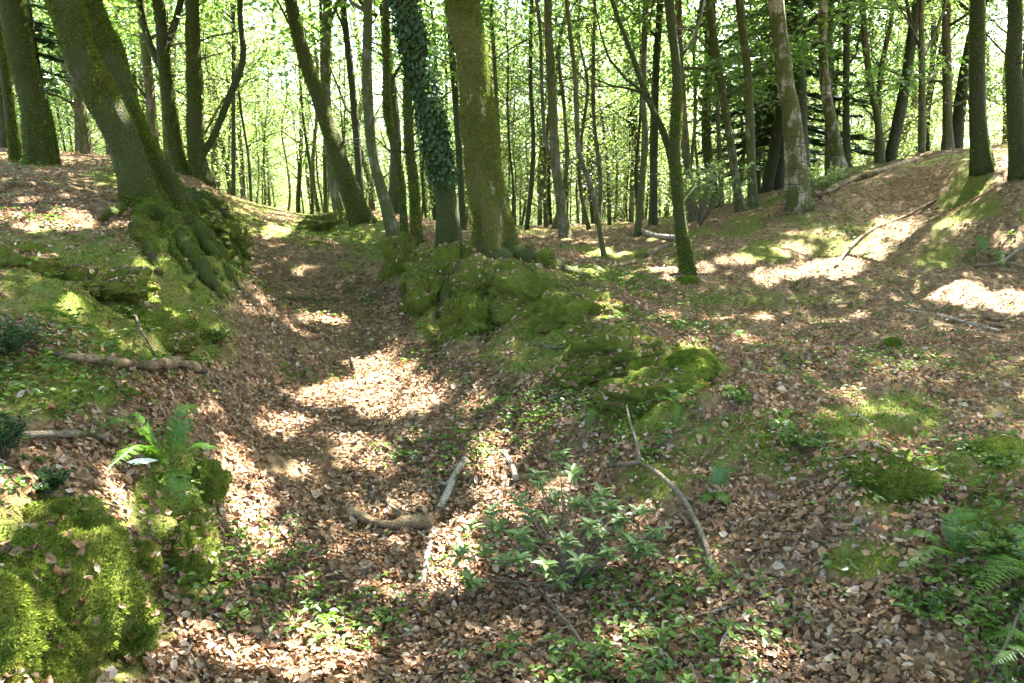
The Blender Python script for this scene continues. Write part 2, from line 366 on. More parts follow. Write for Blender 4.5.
BARK = {'moss': barkmat('mossy_bark', (.065, .048, .03), (.04, .048, .009), .75, 2.5),
        'big': barkmat('big_beech_bark', (.09, .06, .028), (.065, .062, .010), .75, 1.8, patch=(.24, .23, .14)),
        'brown': barkmat('brown_bark', (.13, .105, .07), (.07, .075, .02), .35, 2),
        'dark': barkmat('dark_bark', (.058, .046, .028), (.035, .045, .014), .4, 2),
        'pale': barkmat('pale_bark', (.19, .17, .12), (.08, .09, .025), .45, 4),
        'birch': barkmat('birch_bark', (.33, .29, .21), (.08, .085, .02), .42, 3.2, stripes=True),
        'root': barkmat('root_moss', (.06, .04, .02), (.06, .078, .011), .45, 6),
        'stick': barkmat('dead_stick', (.24, .19, .13), (.10, .11, .03), .05, 6),
        'tanlog': barkmat('tan_log', (.46, .31, .17), (.3, .2, .1), .1, 6),
        'palestick': barkmat('bleached_stick', (.5, .43, .33), (.2, .18, .1), .0, 8),
        'log': barkmat('fallen_log', (.33, .22, .12), (.12, .10, .05), .2, 6)}
LEAF = leafmat('beech_leaf', [(.045, .09, .02), (.07, .125, .03), (.10, .15, .04)], .55, tmul=(2.1, 2.2, 1.2), gloss=.05)
LEAFB = leafmat('sunlit_tint_leaf', [(.075, .115, .035), (.11, .15, .055), (.145, .18, .075)], .65, tmul=(2.05, 2.1, 1.25), gloss=.05)  # paler beech leaf; the sunlit brightness of the background is put into its colour
NEEDLE = leafmat('needle_spray', [(.018, .045, .018), (.03, .065, .025)], .2, gloss=.04)
IVY = leafmat('ivy_leaf', [(.014, .038, .008), (.03, .065, .012)], .25, gloss=.02, rough=.5)
FERN = leafmat('fern_leaf', [(.05, .115, .014), (.075, .15, .02)], .45, gloss=.02)
RHODO = leafmat('laurel_leaf', [(.06, .11, .025), (.10, .155, .04), (.13, .18, .055)], .35, gloss=.04, rough=.45)
COVERM = leafmat('ground_plant_leaf', [(.03, .06, .009), (.06, .108, .014), (.10, .15, .022)], .35, gloss=.025)
MOSSM0 = leafmat('moss_shoot', [(.045, .075, .008), (.085, .125, .010), (.13, .165, .014)], .35, tmul=(1.3, 1.2, .6), gloss=.0)
def mossmat():
    m, t, o = newmat('moss_shoots'); g = t.nodes.new('ShaderNodeNewGeometry')
    a = ramp(t, [(0, (.035, .065, .009)), (.5, (.09, .13, .016)), (1, (.17, .21, .03))], g.outputs['Random Per Island']).outputs[0]
    n1 = noise(t, 5, 4, .6, g.outputs['Position']); n2 = noise(t, 13, 3, .6, g.outputs['Position'])
    b = mix(t, ramp(t, [(.5, (0, 0, 0)), (.66, (.8, .8, .8))], n1.outputs[0]).outputs[0], a, (.15, .115, .03))
    b = mix(t, ramp(t, [(.52, (0, 0, 0)), (.66, (.75, .75, .75))], n2.outputs[0]).outputs[0], b, (.15, .18, .025))
    d = N(t, 'ShaderNodeBsdfDiffuse'); t.links.new(b, d.inputs[0]); r_ = N(t, 'ShaderNodeBsdfTranslucent'); t.links.new(b, r_.inputs[0])
    s = N(t, 'ShaderNodeMixShader'); s.inputs[0].default_value = .3; t.links.new(d.outputs[0], s.inputs[1]); t.links.new(r_.outputs[0], s.inputs[2])
    t.links.new(s.outputs[0], o.inputs[0]); return m
MOSSM = mossmat()
LITTER = leafmat('dead_leaf', [(.09, .05, .022), (.18, .098, .046), (.26, .145, .075), (.11, .062, .03), (.34, .22, .13), (.22, .105, .048), (.05, .03, .017), (.25, .155, .09), (.13, .08, .04), (.42, .33, .24), (.09, .055, .03)], .22, tmul=(1.1, .9, .7), gloss=.015, rough=.5)

def groundmat():
    m, t, o = newmat('forest_floor')
    g = t.nodes.new('ShaderNodeNewGeometry'); pos = g.outputs['Position']
    wob = noise(t, 14, 2, .5, pos)
    vm = N(t, 'ShaderNodeVectorMath'); vm.operation = 'MULTIPLY_ADD'
    t.links.new(wob.outputs['Color'], vm.inputs[0]); vm.inputs[1].default_value = (.05, .05, .05); t.links.new(pos, vm.inputs[2])
    v = N(t, 'ShaderNodeTexVoronoi'); v.inputs['Scale'].default_value = 22; t.links.new(vm.outputs[0], v.inputs['Vector'])
    sep = N(t, 'ShaderNodeSeparateColor'); t.links.new(v.outputs['Color'], sep.inputs[0])
    lc = ramp(t, [(0, (.07, .042, .02)), (.3, (.14, .085, .042)), (.55, (.21, .135, .07)), (.8, (.12, .085, .04)), (1, (.30, .21, .12))], sep.outputs[0]).outputs[0]
    soil = ramp(t, [(.3, (.035, .023, .013)), (.7, (.085, .057, .032))], noise(t, 9, 6, .65, pos).outputs[0]).outputs[0]
    big = noise(t, 1.1, 5, .6, pos)
    sf = ramp(t, [(.45, (0, 0, 0)), (.62, (1, 1, 1))], big.outputs[0]).outputs[0]
    sf2 = mth(t, 'MULTIPLY', sf, .45)
    col = mix(t, sf2, lc, soil)
    nm = noise(t, 60, 4, .6, pos); nm2 = noise(t, 5, 4, .6, pos)
    mc = ramp(t, [(.3, (.04, .055, .010)), (.5, (.09, .115, .014)), (.75, (.15, .165, .022))], nm.outputs[0]).outputs[0]
    mc = mix(t, ramp(t, [(.42, (0, 0, 0)), (.6, (.75, .75, .75))], nm2.outputs[0]).outputs[0], mc, (.14, .12, .035))
    a = N(t, 'ShaderNodeAttribute', attribute_name='moss')
    mf = mth(t, 'ADD', a.outputs['Fac'], mth(t, 'MULTIPLY', mth(t, 'SUBTRACT', nm2.outputs[0], .5), .9))
    mf = ramp(t, [(.36, (0, 0, 0)), (.58, (1, 1, 1))], mf).outputs[0]
    col = mix(t, mf, col, mc)
    p = N(t, 'ShaderNodeBsdfPrincipled'); p.inputs['Roughness'].default_value = .95; p.inputs['Specular IOR Level'].default_value = .15
    t.links.new(col, p.inputs['Base Color'])
    b = N(t, 'ShaderNodeBump'); b.inputs['Strength'].default_value = 1; b.inputs['Distance'].default_value = .025
    hh = mth(t, 'ADD', mth(t, 'MULTIPLY', sep.outputs[1], .7), nm.outputs[0])
    t.links.new(hh, b.inputs['Height']); t.links.new(b.outputs[0], p.inputs['Normal'])
    t.links.new(p.outputs[0], o.inputs[0]); return m

# ---------------------------------------------------------------- ground
def mossfield(X, Y, Z):
    px, py = topx(np.stack([X, Y, Z], -1))
    m = ell(px, py, MOSS)*((Y > 1.2) & (Y < 26))
    P = np.stack([X, Y], -1)
    bg = np.clip(.30+.45*fbm(P*.5, 3, 31), 0, .8)
    far = np.clip((Y-8)/3, 0, 1)*np.clip(.26+.6*fbm(P*1.3, 4, 57), 0, .62)
    return np.maximum(np.maximum(m, bg*.55), far)
MF = mossfield(GX, GY, GZ)
nx, ny = GX.shape
idx = np.arange(nx*ny).reshape(nx, ny)
F = np.stack([idx[:-1, :-1], idx[1:, :-1], idx[1:, 1:], idx[:-1, 1:]], -1).reshape(-1, 4)
gme = mesh('ground', np.stack([GX, GY, GZ], -1).reshape(-1, 3), F, groundmat(), True, {'moss': MF.ravel()})
obj('ground', gme, kind='structure')

# ---------------------------------------------------------------- leaves
def quads(c, d, n, L, Wd):
    """one bent rhombus per leaf: c centres, d directions, n normals"""
    w_ = unit(np.cross(n, d)); L = L[:, None]; Wd = Wd[:, None]
    V = np.stack([c-d*L*.5, c+w_*Wd*.5+d*L*.05, c+d*L*.5, c-w_*Wd*.5+d*L*.05], 1).reshape(-1, 3)
    return V, np.arange(len(V)).reshape(-1, 4)
def leafshape(c, d, n, L, Wd, curl=.25):
    """8-vertex pointed leaf folded on its midrib and curled"""
    w_ = unit(np.cross(n, d)); L = L[:, None]; Wd = Wd[:, None]
    k = (curl if np.ndim(curl) else np.full(len(c), curl))[:, None]
    up = n*L*k
    a = c-d*L*.5+up*.5; b = c-d*L*.18; m = c+d*L*.18; e = c+d*L*.5+up*.6
    l1 = b+w_*Wd*.46+n*Wd*.18; r1 = b-w_*Wd*.46+n*Wd*.18; l2 = m+w_*Wd*.40+n*Wd*.18+up*.12; r2 = m-w_*Wd*.40+n*Wd*.18+up*.12
    V = np.stack([a, b, m, e, l1, l2, r1, r2], 1); k8 = np.arange(len(c))[:, None]*8
    F4 = np.concatenate([k8+np.array([1, 2, 5, 4]), k8+np.array([2, 1, 6, 7])])
    F3 = np.concatenate([k8+np.array(q) for q in ([0, 1, 4], [0, 6, 1], [2, 3, 5], [2, 7, 3])])
    return V.reshape(-1, 3), F4, F3
def rdir(n, rng=R):
    v = rng.normal(size=(n, 3)); return unit(v)
def perp(n, rng=R): return unit(np.cross(n, rdir(len(n), rng)))

def carve(c):
    """drop the leaves that would shade a sun fleck: the gaps of the canopy"""
    t = (c[:, 2]-.6)/S[2]
    for _ in range(3):
        g = c-S*t[:, None]; t = (c[:, 2]-gz(g[:, 0], g[:, 1]))/S[2]
    g = c-S*t[:, None]; px, py = topx(g)
    pn = np.stack([px, py], -1)
    px = px+10*vnoise(pn/26., 5)+5*vnoise(pn/9., 8); py = py+6*vnoise(pn/24., 6)+3*vnoise(pn/8., 7)
    inside = np.zeros(len(c), bool)
    for e in SUNP: inside |= ((px-e[0])/e[2])**2+((py-e[1])/e[3])**2 < 1.05
    return ~(inside & (g[:, 1] > 1.2) & (g[:, 1] < 26))

COV = []
ACC = np.zeros((80, 80)); SHADE = [3.3, .25]
def thin(c, area, rng):
    """even out the canopy: where it is already thick enough, keep fewer leaves"""
    t = (c[:, 2]-.6)/S[2]
    for _ in range(2):
        g = c-S*t[:, None]; t = (c[:, 2]-gz(g[:, 0], g[:, 1]))/S[2]
    g = c-S*t[:, None]; i = np.floor((g[:, 0]+14)/.5).astype(int); j = np.floor((g[:, 1]+6)/.5).astype(int)
    ok = (i >= 0) & (i < 80) & (j >= 0) & (j < 80); i = i.clip(0, 79); j = j.clip(0, 79)
    new = np.zeros((80, 80)); np.add.at(new, (i[ok], j[ok]), area*4)
    p = np.clip((SHADE[0]-ACC)/np.maximum(new, 1e-6), SHADE[1], 1); keep = ~ok | (rng.random(len(c)) < p[i, j])
    np.add.at(ACC, (i[keep & ok], j[keep & ok]), area*4); return keep
def crown(limbs, rng, nleaf, size, spread=(.55, .14), drop=True, off=None):
    """flat sprays of leaves hung along the limb lines"""
    pts = np.vstack([l[1:] for l in limbs])
    k = rng.integers(0, len(pts), nleaf//16)
    ctr = pts[k]+rng.normal(size=(len(k), 3))*np.array([.35, .35, .25])*spread[0]*1.3
    tilt = unit(np.stack([rng.normal(size=len(k))*.25, rng.normal(size=len(k))*.25, np.ones(len(k))], -1))
    c = np.repeat(ctr, 16, 0); n = np.repeat(tilt, 16, 0)
    r = rng.normal(size=c.shape)*spread[0]*.6; r -= n*(r*n).sum(-1, keepdims=True)
    c = c+r+n*rng.normal(size=(len(c), 1))*spread[1]*.6
    if drop is True:
        kk = carve(c); c = c[kk]; n = n[kk]
        kk = thin(c, size*size*.31, rng); c = c[kk]; n = n[kk]
    n = unit(n+rng.normal(size=n.shape)*.42); d = perp(n, rng)
    L = size*rng.uniform(.7, 1.25, len(c))
    if drop is True: COV.append((c, L*L*.31))
    return quads(c, d, n, L, L*.62)

def grow(trunkP, trunkR, rng, z0, nl, length, up=.45, mb=None, sides=6, twigs=3, rs=.35, lump=.05, aim=()):
    """limbs and twigs from the trunk above height z0; returns their lines"""
    z = trunkP[:, 2]; ks = np.where(z > z0)[0]; lines = []
    if len(ks) == 0: return lines
    az = rng.uniform(0, 6.28)
    for g in aim:
        g = np.array(g, float); kz = int(np.argmin(np.abs(z-max(z0, g[2]-1.5)))); a = trunkP[kz]; L = np.linalg.norm(g-a)
        f = np.linspace(0, 1, 8)[:, None]; pts = a+(g-a)*f+np.array([0, 0, .6])*np.sin(f*np.pi)+rng.normal(size=(8, 3))*.12*f
        r0 = min(trunkR[kz]*.5, .08)
        if mb is not None: tube(mb, pts, np.linspace(r0, .015, 8), sides, .45, lump, 3)
        lines.append(pts[3:]); lines.append(pts[3:])
        for j in range(7):
            q = pts[rng.integers(3, 8)]; e = unit(rng.normal(size=3)*np.array([1, 1, .3])); tp = np.array([q, q+e*.6, q+e*1.2+rng.normal(size=3)*.1])
            if mb is not None: tube(mb, tp, np.linspace(.02, .005, 3), 4, .6, 0)
            lines.append(tp)
    for i in range(nl):
        k = ks[int((i+rng.uniform(.1, .9))/nl*len(ks)) if i < nl else -1]
        az += 2.4+rng.uniform(-.5, .5); el = up+rng.uniform(-.25, .35)
        L = length*rng.uniform(.6, 1.15)*(1-.5*(z[k]-z0)/max(.1, z[-1]-z0+.1))
        d = np.array([math.cos(az)*math.cos(el), math.sin(az)*math.cos(el), math.sin(el)])
        p = trunkP[k]; pts = [p]; q = p.copy(); dd = d.copy(); ns = 5
        for s_ in range(ns):
            dd = unit(dd+rng.normal(size=3)*.16+np.array([0, 0, .03])); q = q+dd*L/ns; pts.append(q.copy())
        pts = np.array(pts); r0 = min(trunkR[k]*.55, rs*.16); rr = np.linspace(r0, .012, len(pts))
        if mb is not None: tube(mb, pts, rr, sides, .45, lump, 3, seed=int(rng.integers(99)))
        lines.append(pts[1:])
        for j in range(twigs):
            a = pts[rng.integers(1, ns+1)]; e = unit(dd+rng.normal(size=3)*np.array([.8, .8, .35])); l2 = L*rng.uniform(.25, .5)
            tp = np.array([a, a+e*l2*.5+rng.normal(size=3)*.08, a+e*l2+rng.normal(size=3)*.12])
            if mb is not None: tube(mb, tp, np.linspace(r0*.35, .006, 3), 4, .6, 0)
            lines.append(tp)
    return lines
def extend(P, rt, H, rng, lean=.35):
    """carry a trunk line on above the frame to the height H"""
    P = list(P); d = unit(P[-1]-P[-2]); q = P[-1]
    r = [rt]; n = 5; L = max(.5, (H-q[2])/n)
    for i in range(n):
        d = unit(d*.7+np.array([0, 0, .45])+rng.normal(size=3)*.07); q = q+d*L*(1/max(.6, d[2])); P.append(q); r.append(rt*(1-.16*(i+1)))
    return np.array(P), np.array(r)

def coat(mb, Ps, rs, parent, base, n, rng, L=.02, ztop=5.5):
    """moss shoots in clumps on the bark of a near trunk"""
    V0 = np.concatenate(mb.V); F0 = mb.F4[0]; q = V0[F0]; q = q[q[..., 2].max(1) < ztop]
    nr = np.cross(q[:, 2]-q[:, 0], q[:, 3]-q[:, 1]); ar = np.linalg.norm(nr, axis=1); nr = nr/np.maximum(ar, 1e-12)[:, None]
    cc = q.mean(1); wgt = ar*np.clip(.45+1.3*vnoise(cc*np.array([5, 5, 2.2]), 41)+.5*vnoise(cc*15, 42), .02, 1); k = rng.choice(len(q), n, p=wgt/wgt.sum())
    u, v = rng.random((2, n, 1)); c = (q[k, 0]*(1-u)+q[k, 1]*u)*(1-v)+(q[k, 3]*(1-u)+q[k, 2]*u)*v
    w2 = nr[k]*np.sign((nr[k]*(c-Ps[np.argmin(((c[:, None, :]-Ps[None, ::4])**2).sum(-1), 1)*4])).sum(-1, keepdims=True)) if False else nr[k]
    V, F = shoots(c, unit(w2+np.array([0, 0, -.3])), rng.uniform(.4, 1.3, n)*L, rng, wd=.4)
    obj('moss', mesh('moss', V-base, F, MOSSM, False), parent)
def shoots(c, n_, L, rng=R, k=1, lean=.55, wd=.28):
    d_ = unit(n_+rng.normal(size=n_.shape)*lean); nn = perp(d_, rng); w_ = np.cross(nn, d_)
    V = np.stack([c-w_*(L*wd*.5)[:, None], c+w_*(L*wd*.5)[:, None], c+d_*L[:, None]], 1).reshape(-1, 3)
    return V, np.arange(len(V)).reshape(-1, 3)
def sidetwigs(mb, Ps, rs, rng, n, zlo, zhi, L):
    ks = np.where((Ps[:, 2] > zlo) & (Ps[:, 2] < zhi))[0]
    for k in rng.choice(ks, n) if len(ks) else []:
        a = rng.uniform(0, 6.28); d = unit(np.array([math.cos(a), math.sin(a), rng.uniform(-.2, .9)])); l = L*rng.uniform(.15, 1.1)
        p = [Ps[k]]; 
        for j in range(3): d = unit(d+rng.normal(size=3)*.3); p.append(p[-1]+d*l/3)
        r0 = min(rs[k]*.3, .016); tube(mb, p, [r0, r0*.6, r0*.4, r0*.15], 4, .3, 0)
        if rng.random() < .6: e = unit(d+rng.normal(size=3)*.7); tube(mb, [p[1], p[1]+e*l*.25, p[1]+e*l*.5], [r0*.4, r0*.3, r0*.1], 4, .3, 0)
def trunkline(d, pts, wt, wb, H, rng, lean_depth=0.):
    pts = pts[::-1]; P = [at(px, py, d=d+lean_depth*(1-(py/pts[0][1]))) for px, py in pts]
    P[0][2] = min(P[0][2], float(gz(P[0][0], P[0][1])))-.08
    dist = d/CP; n = len(P)
    r = np.array([wb+(wt-wb)*min(1, i/(n-1)) for i in range(n)])/2*d*.82/FPX
    P2, r2 = extend(P, r[-1], H, rng)
    return P2, np.concatenate([r, r2[1:]])

def tree(key, d, pts, wt, wb, bark, label, H=13, z0=None, nl=9, ll=3.4,  leaves=4200, lsize=.13, flare=.5, leafm=None, sides=14, group='trees standing around the sunken path'):
    rng = np.random.default_rng(sum(map(ord, key))*7+int(d))
    P, r = trunkline(d, pts, wt, wb, H, rng)
    base = P[0]+np.array([0, 0, .08])
    t = thing('birch_tree' if bark == 'birch' else 'tree', base, label, 'tree', group)
    mb = MB(); Ps, rs_ = tube(mb, P, r, sides, .16, .05, 3.5, flare=flare, lobes=4+len(key), seed=ord(key[-1]))
    lim = grow(Ps, rs_, rng, z0 if z0 else max(3.6, CZ+.21*d), nl, ll, mb=mb, rs=max(r)*2.2)
    if d < 14.5 and bark in ('moss', 'dark'): coat(mb, Ps, rs_, t, base, 9000 if bark == 'moss' else 3500, rng, .03)
    sidetwigs(mb, Ps, rs_, rng, 9 if wb < 17 else 4, base[2]+.8, CZ+.27*d, .06*d+.3)
    obj('trunk', mb.get('trunk', BARK[bark], True, base), t)
    V, F = crown(lim, rng, leaves, lsize)
    obj('crown', mesh('crown', V-base, F, leafm or LEAF, False), t)
    return t, base, Ps, rs_

HILL = ('z', 'ab', 'ag', 'ah', 'ad', 'ae', 'u', 'x')
for t_ in TREES:
    far = t_[1] > 15.5
    tree(*t_, H=12+t_[1]*.12, z0=(CZ+.275*t_[1] if t_[0] in HILL else 3.3 if far else None), nl=15 if t_[0] in HILL else 11 if far else 10, ll=4.8 if t_[0] in HILL else 3.0 if far else 3.6,
         leaves=15000 if t_[0] in HILL else 6000 if far else 9000, lsize=.13 if far else .15, flare=.55 if t_[4] > 9 else .3)

# ---------------------------------------------------------------- big trees
def big_tree(kind):
    pass
rng = np.random.default_rng(77)
# big mossy beech on the ridge
P, r = trunkline(8.4, [(463,-5),(471,60),(477,110),(484,171),(494,232),(497,258)], 34, 42, 14.5, rng)
base = P[0]+np.array([0, 0, .08])
bt = thing('beech_tree', base, 'big mossy beech with pale lichen patches and flared roots, on the ridge beside the path', 'tree', 'trees standing around the sunken path')
mb = MB(); Ps, rs_ = tube(mb, P, r, 48, .05, .09, 4.5, flare=.75, lobes=5, seed=2)
coat(mb, Ps, rs_, bt, base, 40000, rng, .02, 4.5); sidetwigs(mb, Ps, rs_, rng, 3, 2.5, 4, .3)
lim = grow(Ps, rs_, rng, 4.6, 14, 4.6, mb=mb, rs=.5, twigs=4, aim=[(1.5,5.4,8),(.4,6,7.2),(2.6,7,9),(3,5,8),(1.5,7,10),(0,4.6,8.6),(3.6,8,7.5),(1.2,4.2,9),(2.2,6,6.8)])  # aimed limbs are added above the frame to shade the foreground
obj('trunk', mb.get('trunk', BARK['big'], True, base), bt)
V, F = crown(lim, rng, 30000, .16); obj('crown', mesh('crown', V-base, F, LEAF, False), bt)
def root(parent, base, pts, r0, r1, mat='root', lift=.3, seed=0, sides=12, lump=.18):
    G = []
    for i, p in enumerate(pts):
        g = ground(*p[:2]) if len(p) == 2 else at(p[0], p[1], d=p[2]); G.append(g)
    G = np.array(G); rr = np.linspace(r0, r1, len(G)); G[:, 2] += rr*lift
    m = MB(); tube(m, G, rr, sides, .05, lump, 7, seed=seed); obj('root', m.get('root', BARK[mat], True, base), parent); coat(m, G, rr, parent, base, int(16000*r0/.15), np.random.default_rng(seed), .018)
def roots3(parent, base, P, r0, r1, mat='root', seed=0, lump=.18, lift=.3):
    G = np.array([[p[0], p[1], gz(p[0], p[1])] for p in P]); rr = np.linspace(r0, r1, len(G))
    G[:, 2] += rr*lift
    m = MB(); tube(m, G, rr, 12, .06, lump, 6, seed=seed); obj('root', m.get('root', BARK[mat], True, base), parent)
for i, (az, L, r0) in enumerate([(200, 1.0, .12), (245, 1.1, .13), (285, .9, .12), (330, 1.0, .12), (160, .8, .1), (20, .8, .1)]):
    a = rad(az); pts = [(base[0]+math.cos(a+.18*math.sin(s*5+i))*s*L+.0, base[1]+math.sin(a+.18*math.sin(s*5+i))*s*L) for s in (.12, .4, .7, 1.0)]
    roots3(bt, base, pts, r0, .045, seed=i)
# ivy-clad tree
P, r = trunkline(9.6, [(404,-5),(418,61),(434,133),(445,190),(452,240)], 24, 27, 14, rng)
base = P[0]+np.array([0, 0, .08])
it = thing('ivy_tree', base, 'leaning tree clothed in dark ivy, left of the big mossy beech', 'tree', 'trees standing around the sunken path')
mb = MB(); Ps, rs_ = tube(mb, P, r, 26, .1, .07, 3.5, flare=.5, seed=4)
lim = grow(Ps, rs_, rng, 5, 11, 4.0, mb=mb, rs=.4)
obj('trunk', mb.get('trunk', BARK['moss'], True, base), it)
V, F = crown(lim, rng, 12000, .16); obj('crown', mesh('crown', V-base, F, LEAF, False), it)
k = np.where(Ps[:, 2] > 1.75)[0]; k = k[Ps[k, 2] < 6]
n = 9500; kk = R.choice(k, n); dirs = rdir(n); dirs[:, 2] *= .4; dirs = unit(dirs)
thick = rs_[kk]*1.02+np.abs(R.normal(size=n))*.035+.01+.05*np.abs(vnoise(Ps[kk]*1.5, 3))
c = Ps[kk]+dirs*thick[:, None]+np.array([0, 0, 1])*R.uniform(-.08, .08, n)[:, None]
nn = unit(dirs+R.normal(size=dirs.shape)*.4); dd = unit(np.cross(nn, np.cross(np.array([0, 0, -1.]), nn))+R.normal(size=nn.shape)*.4)
L = R.uniform(.03, .06, n); V, F = quads(c, dd, nn, L, L*.9); obj('ivy', mesh('ivy', V-base, F, IVY, False), it)
# leaning twin-stemmed tree on the left bank
PA, rA = trunkline(7.6, [(58,-12),(84,62),(116,125),(133,171),(147,208)], 33, 35, 12, rng, -.3)
PB, rB = trunkline(8.0, [(80,-12),(109,62),(129,125),(153,171),(178,205)], 38, 44, 13, rng, .2)
base = (PA[0]+PB[0])/2; base[2] = gz(base[0], base[1])
tt = thing('twin_tree', base, 'large leaning mossy tree with two stems and gnarled roots on the left bank', 'tree', 'trees standing around the sunken path')
mb = MB(); a1, b1 = tube(mb, PA, rA, 44, .05, .13, 4.4, flare=.45, lobes=4, seed=8)
coat(mb, a1, b1, tt, base, 42000, rng, .022, 4.5); sidetwigs(mb, a1, b1, rng, 4, 2.3, 4, .4)
lim = grow(a1, b1, rng, 4.6, 9, 3.6, mb=mb, rs=.4)
obj('trunk', mb.get('trunk', BARK['moss'], True, base), tt)
mb = MB(); a2, b2 = tube(mb, PB, rB, 44, .05, .14, 4.2, flare=.5, lobes=5, seed=9)
coat(mb, a2, b2, tt, base, 42000, rng, .024, 4.5)
lim2 = grow(a2, b2, rng, 4.6, 10, 4, mb=mb, rs=.4)
obj('trunk', mb.get('trunk', BARK['moss'], True, base), tt)
V, F = crown(lim+lim2, rng, 16000, .16); obj('crown', mesh('crown', V-base, F, LEAF, False), tt)
bx, by = PB[0][0], PB[0][1]
for i, (pp, r0, r1) in enumerate([([(186,208),(200,216),(214,222),(234,226)], .1, .04), ([(176,212),(188,232),(186,252),(196,272),(192,292)], .08, .03), ([(205,222),(200,240),(214,256),(216,276)], .08, .03),
    ([(170,205),(190,228),(212,250),(228,280)], .17, .05), ([(150,208),(175,235),(195,262),(215,290)], .15, .05),
    ([(185,200),(205,215),(222,235),(238,268)], .15, .04), ([(195,195),(215,205),(230,222),(240,240)], .12, .05),
    ([(150,210),(140,228),(150,250),(158,275)], .12, .04), ([(175,215),(182,240),(205,270),(222,300)], .10, .03),
    ([(200,225),(212,232),(222,246)], .13, .10), ([(160,210),(120,212),(100,222)], .09, .03),
    ([(200,205),(222,225),(236,250),(246,275)], .06, .02), ([(190,210),(206,240),(222,262),(240,290)], .06, .02), ([(180,220),(196,250),(200,275),(232,300)], .05, .02), ([(210,215),(232,240),(250,262)], .07, .03), ([(165,225),(172,250),(190,275)], .05, .02), ([(198,232),(214,238),(226,258),(222,282)], .06, .02)]):
    root(tt, base, pp, r0*.68, r1*.7, lift=.3, seed=20+i, sides=16, lump=.3)
# limbs that show: curved branch of the straight mossy tree, forks of the mossy fork tree
def add_limb(treename_label, d, pts, w0, w1, bark):
    o = next(o for o in C.objects if o.get('label') == treename_label)
    P = np.array([at(px, py, d=dd) for (px, py), dd in zip(pts, np.linspace(d, d+.8, len(pts)))])
    m = MB(); tube(m, P, np.linspace(w0, w1, len(P))*d/FPX/2, 8, .2, .06, 4); obj('limb', m.get('limb', BARK[bark], True, np.array(o.location)), o)
LB = {t_[0]: t_[-1] for t_ in TREES}
add_limb(LB['g'], 13, [(198,160),(212,140),(228,100),(243,60),(240,10),(244,-60)], 8, 5, 'moss')
add_limb(LB['e'], 13, [(163,70),(150,45),(140,5),(130,-60)], 8, 5, 'moss')
add_limb(LB['e'], 13, [(165,50),(176,20),(188,-30)], 8, 5, 'moss')
add_limb(LB['u'], 11, [(676,190),(668,145),(648,98),(632,55),(612,0),(600,-50)], 8, 4, 'moss')
add_limb(LB['u'], 11, [(658,118),(640,92),(612,86),(585,74)], 4, 1.2, 'moss')
add_limb(LB['u'], 11, [(648,95),(625,78),(610,60),(600,30),(590,-20)], 3.5, 1.5, 'moss')
add_limb(LB['u'], 11, [(678,60),(695,35),(704,0),(706,-40)], 4, 2, 'moss')
add_limb(LB['q'], 15, [(554,160),(545,140),(542,90),(540,30),(532,-30)], 5, 3, 'brown')
add_limb(LB['ae'], 20, [(922,60),(934,35),(945,5),(950,-30)], 3, 1.5, 'brown')
add_limb(LB['ae'], 20, [(922,90),(936,70),(952,50)], 2.5, 1, 'brown')
add_limb(LB['ae'], 20, [(921,50),(910,25),(895,0)], 3, 1, 'brown')

# ---------------------------------------------------------------- unseen trees added outside the frame to shade the ground, and the woods behind
def free_tree(x, y, H, r0, rng, z0, nl, ll, leaves, lsize, bark, name, label, group, leafm=LEAF, drop=True, sides=10, spread=(.55, .14), twigs=3):
    z = float(gz(x, y)); P = [np.array([x, y, z-.1])]; lean = rng.normal(size=2)*.05
    n = 7
    for i in range(1, n+1): P.append(np.array([x+lean[0]*H*i/n+rng.normal()*.12, y+lean[1]*H*i/n+rng.normal()*.12, z+H*i/n]))
    r = r0*(1-np.linspace(0, .8, n+1)**1.3); base = np.array([x, y, z])
    t = thing(name, base, label, 'tree', group); mb = MB()
    Ps, rs_ = tube(mb, P, r, sides, .4, .05, 3, flare=.5, seed=int(rng.integers(99)))
    if sides == 7: sidetwigs(mb, Ps, rs_, rng, 16, .5, 9, 1.6)
    lim = grow(Ps, rs_, rng, z+z0, nl, ll, mb=mb, rs=r0*2.2, twigs=twigs)
    obj('trunk', mb.get('trunk', BARK[bark], True, base), t)
    V, F = crown(lim, rng, leaves, lsize, spread, drop); obj('crown', mesh('crown', V-base, F, leafm, False), t)
    return t
SHADE[:] = [3.1, .0]
for i, (x, y) in enumerate([(6.8,6.2),(-4,-3.5),(0.5,-6.5),(6,-4.5),(-8.5,-1),(-5.2,2.2),(10.5,9.5),(8.5,2.5),(13.5,13),(-7.5,4.5),(-10,9),(3.5,-3),(5.2,3.6),(12.5,5.5),(16.5,9.5),(8.4,9.2),(5.2,.5),(9.8,12.6)]):
    rng = np.random.default_rng(300+i)
    free_tree(x, y, 13, .2, rng, 5.6, 15, 6.2, 16000, .19, 'moss', 'tree', 'mossy beech added just outside the picture to shade the path', 'shade trees added around the viewpoint', LEAF, twigs=5)

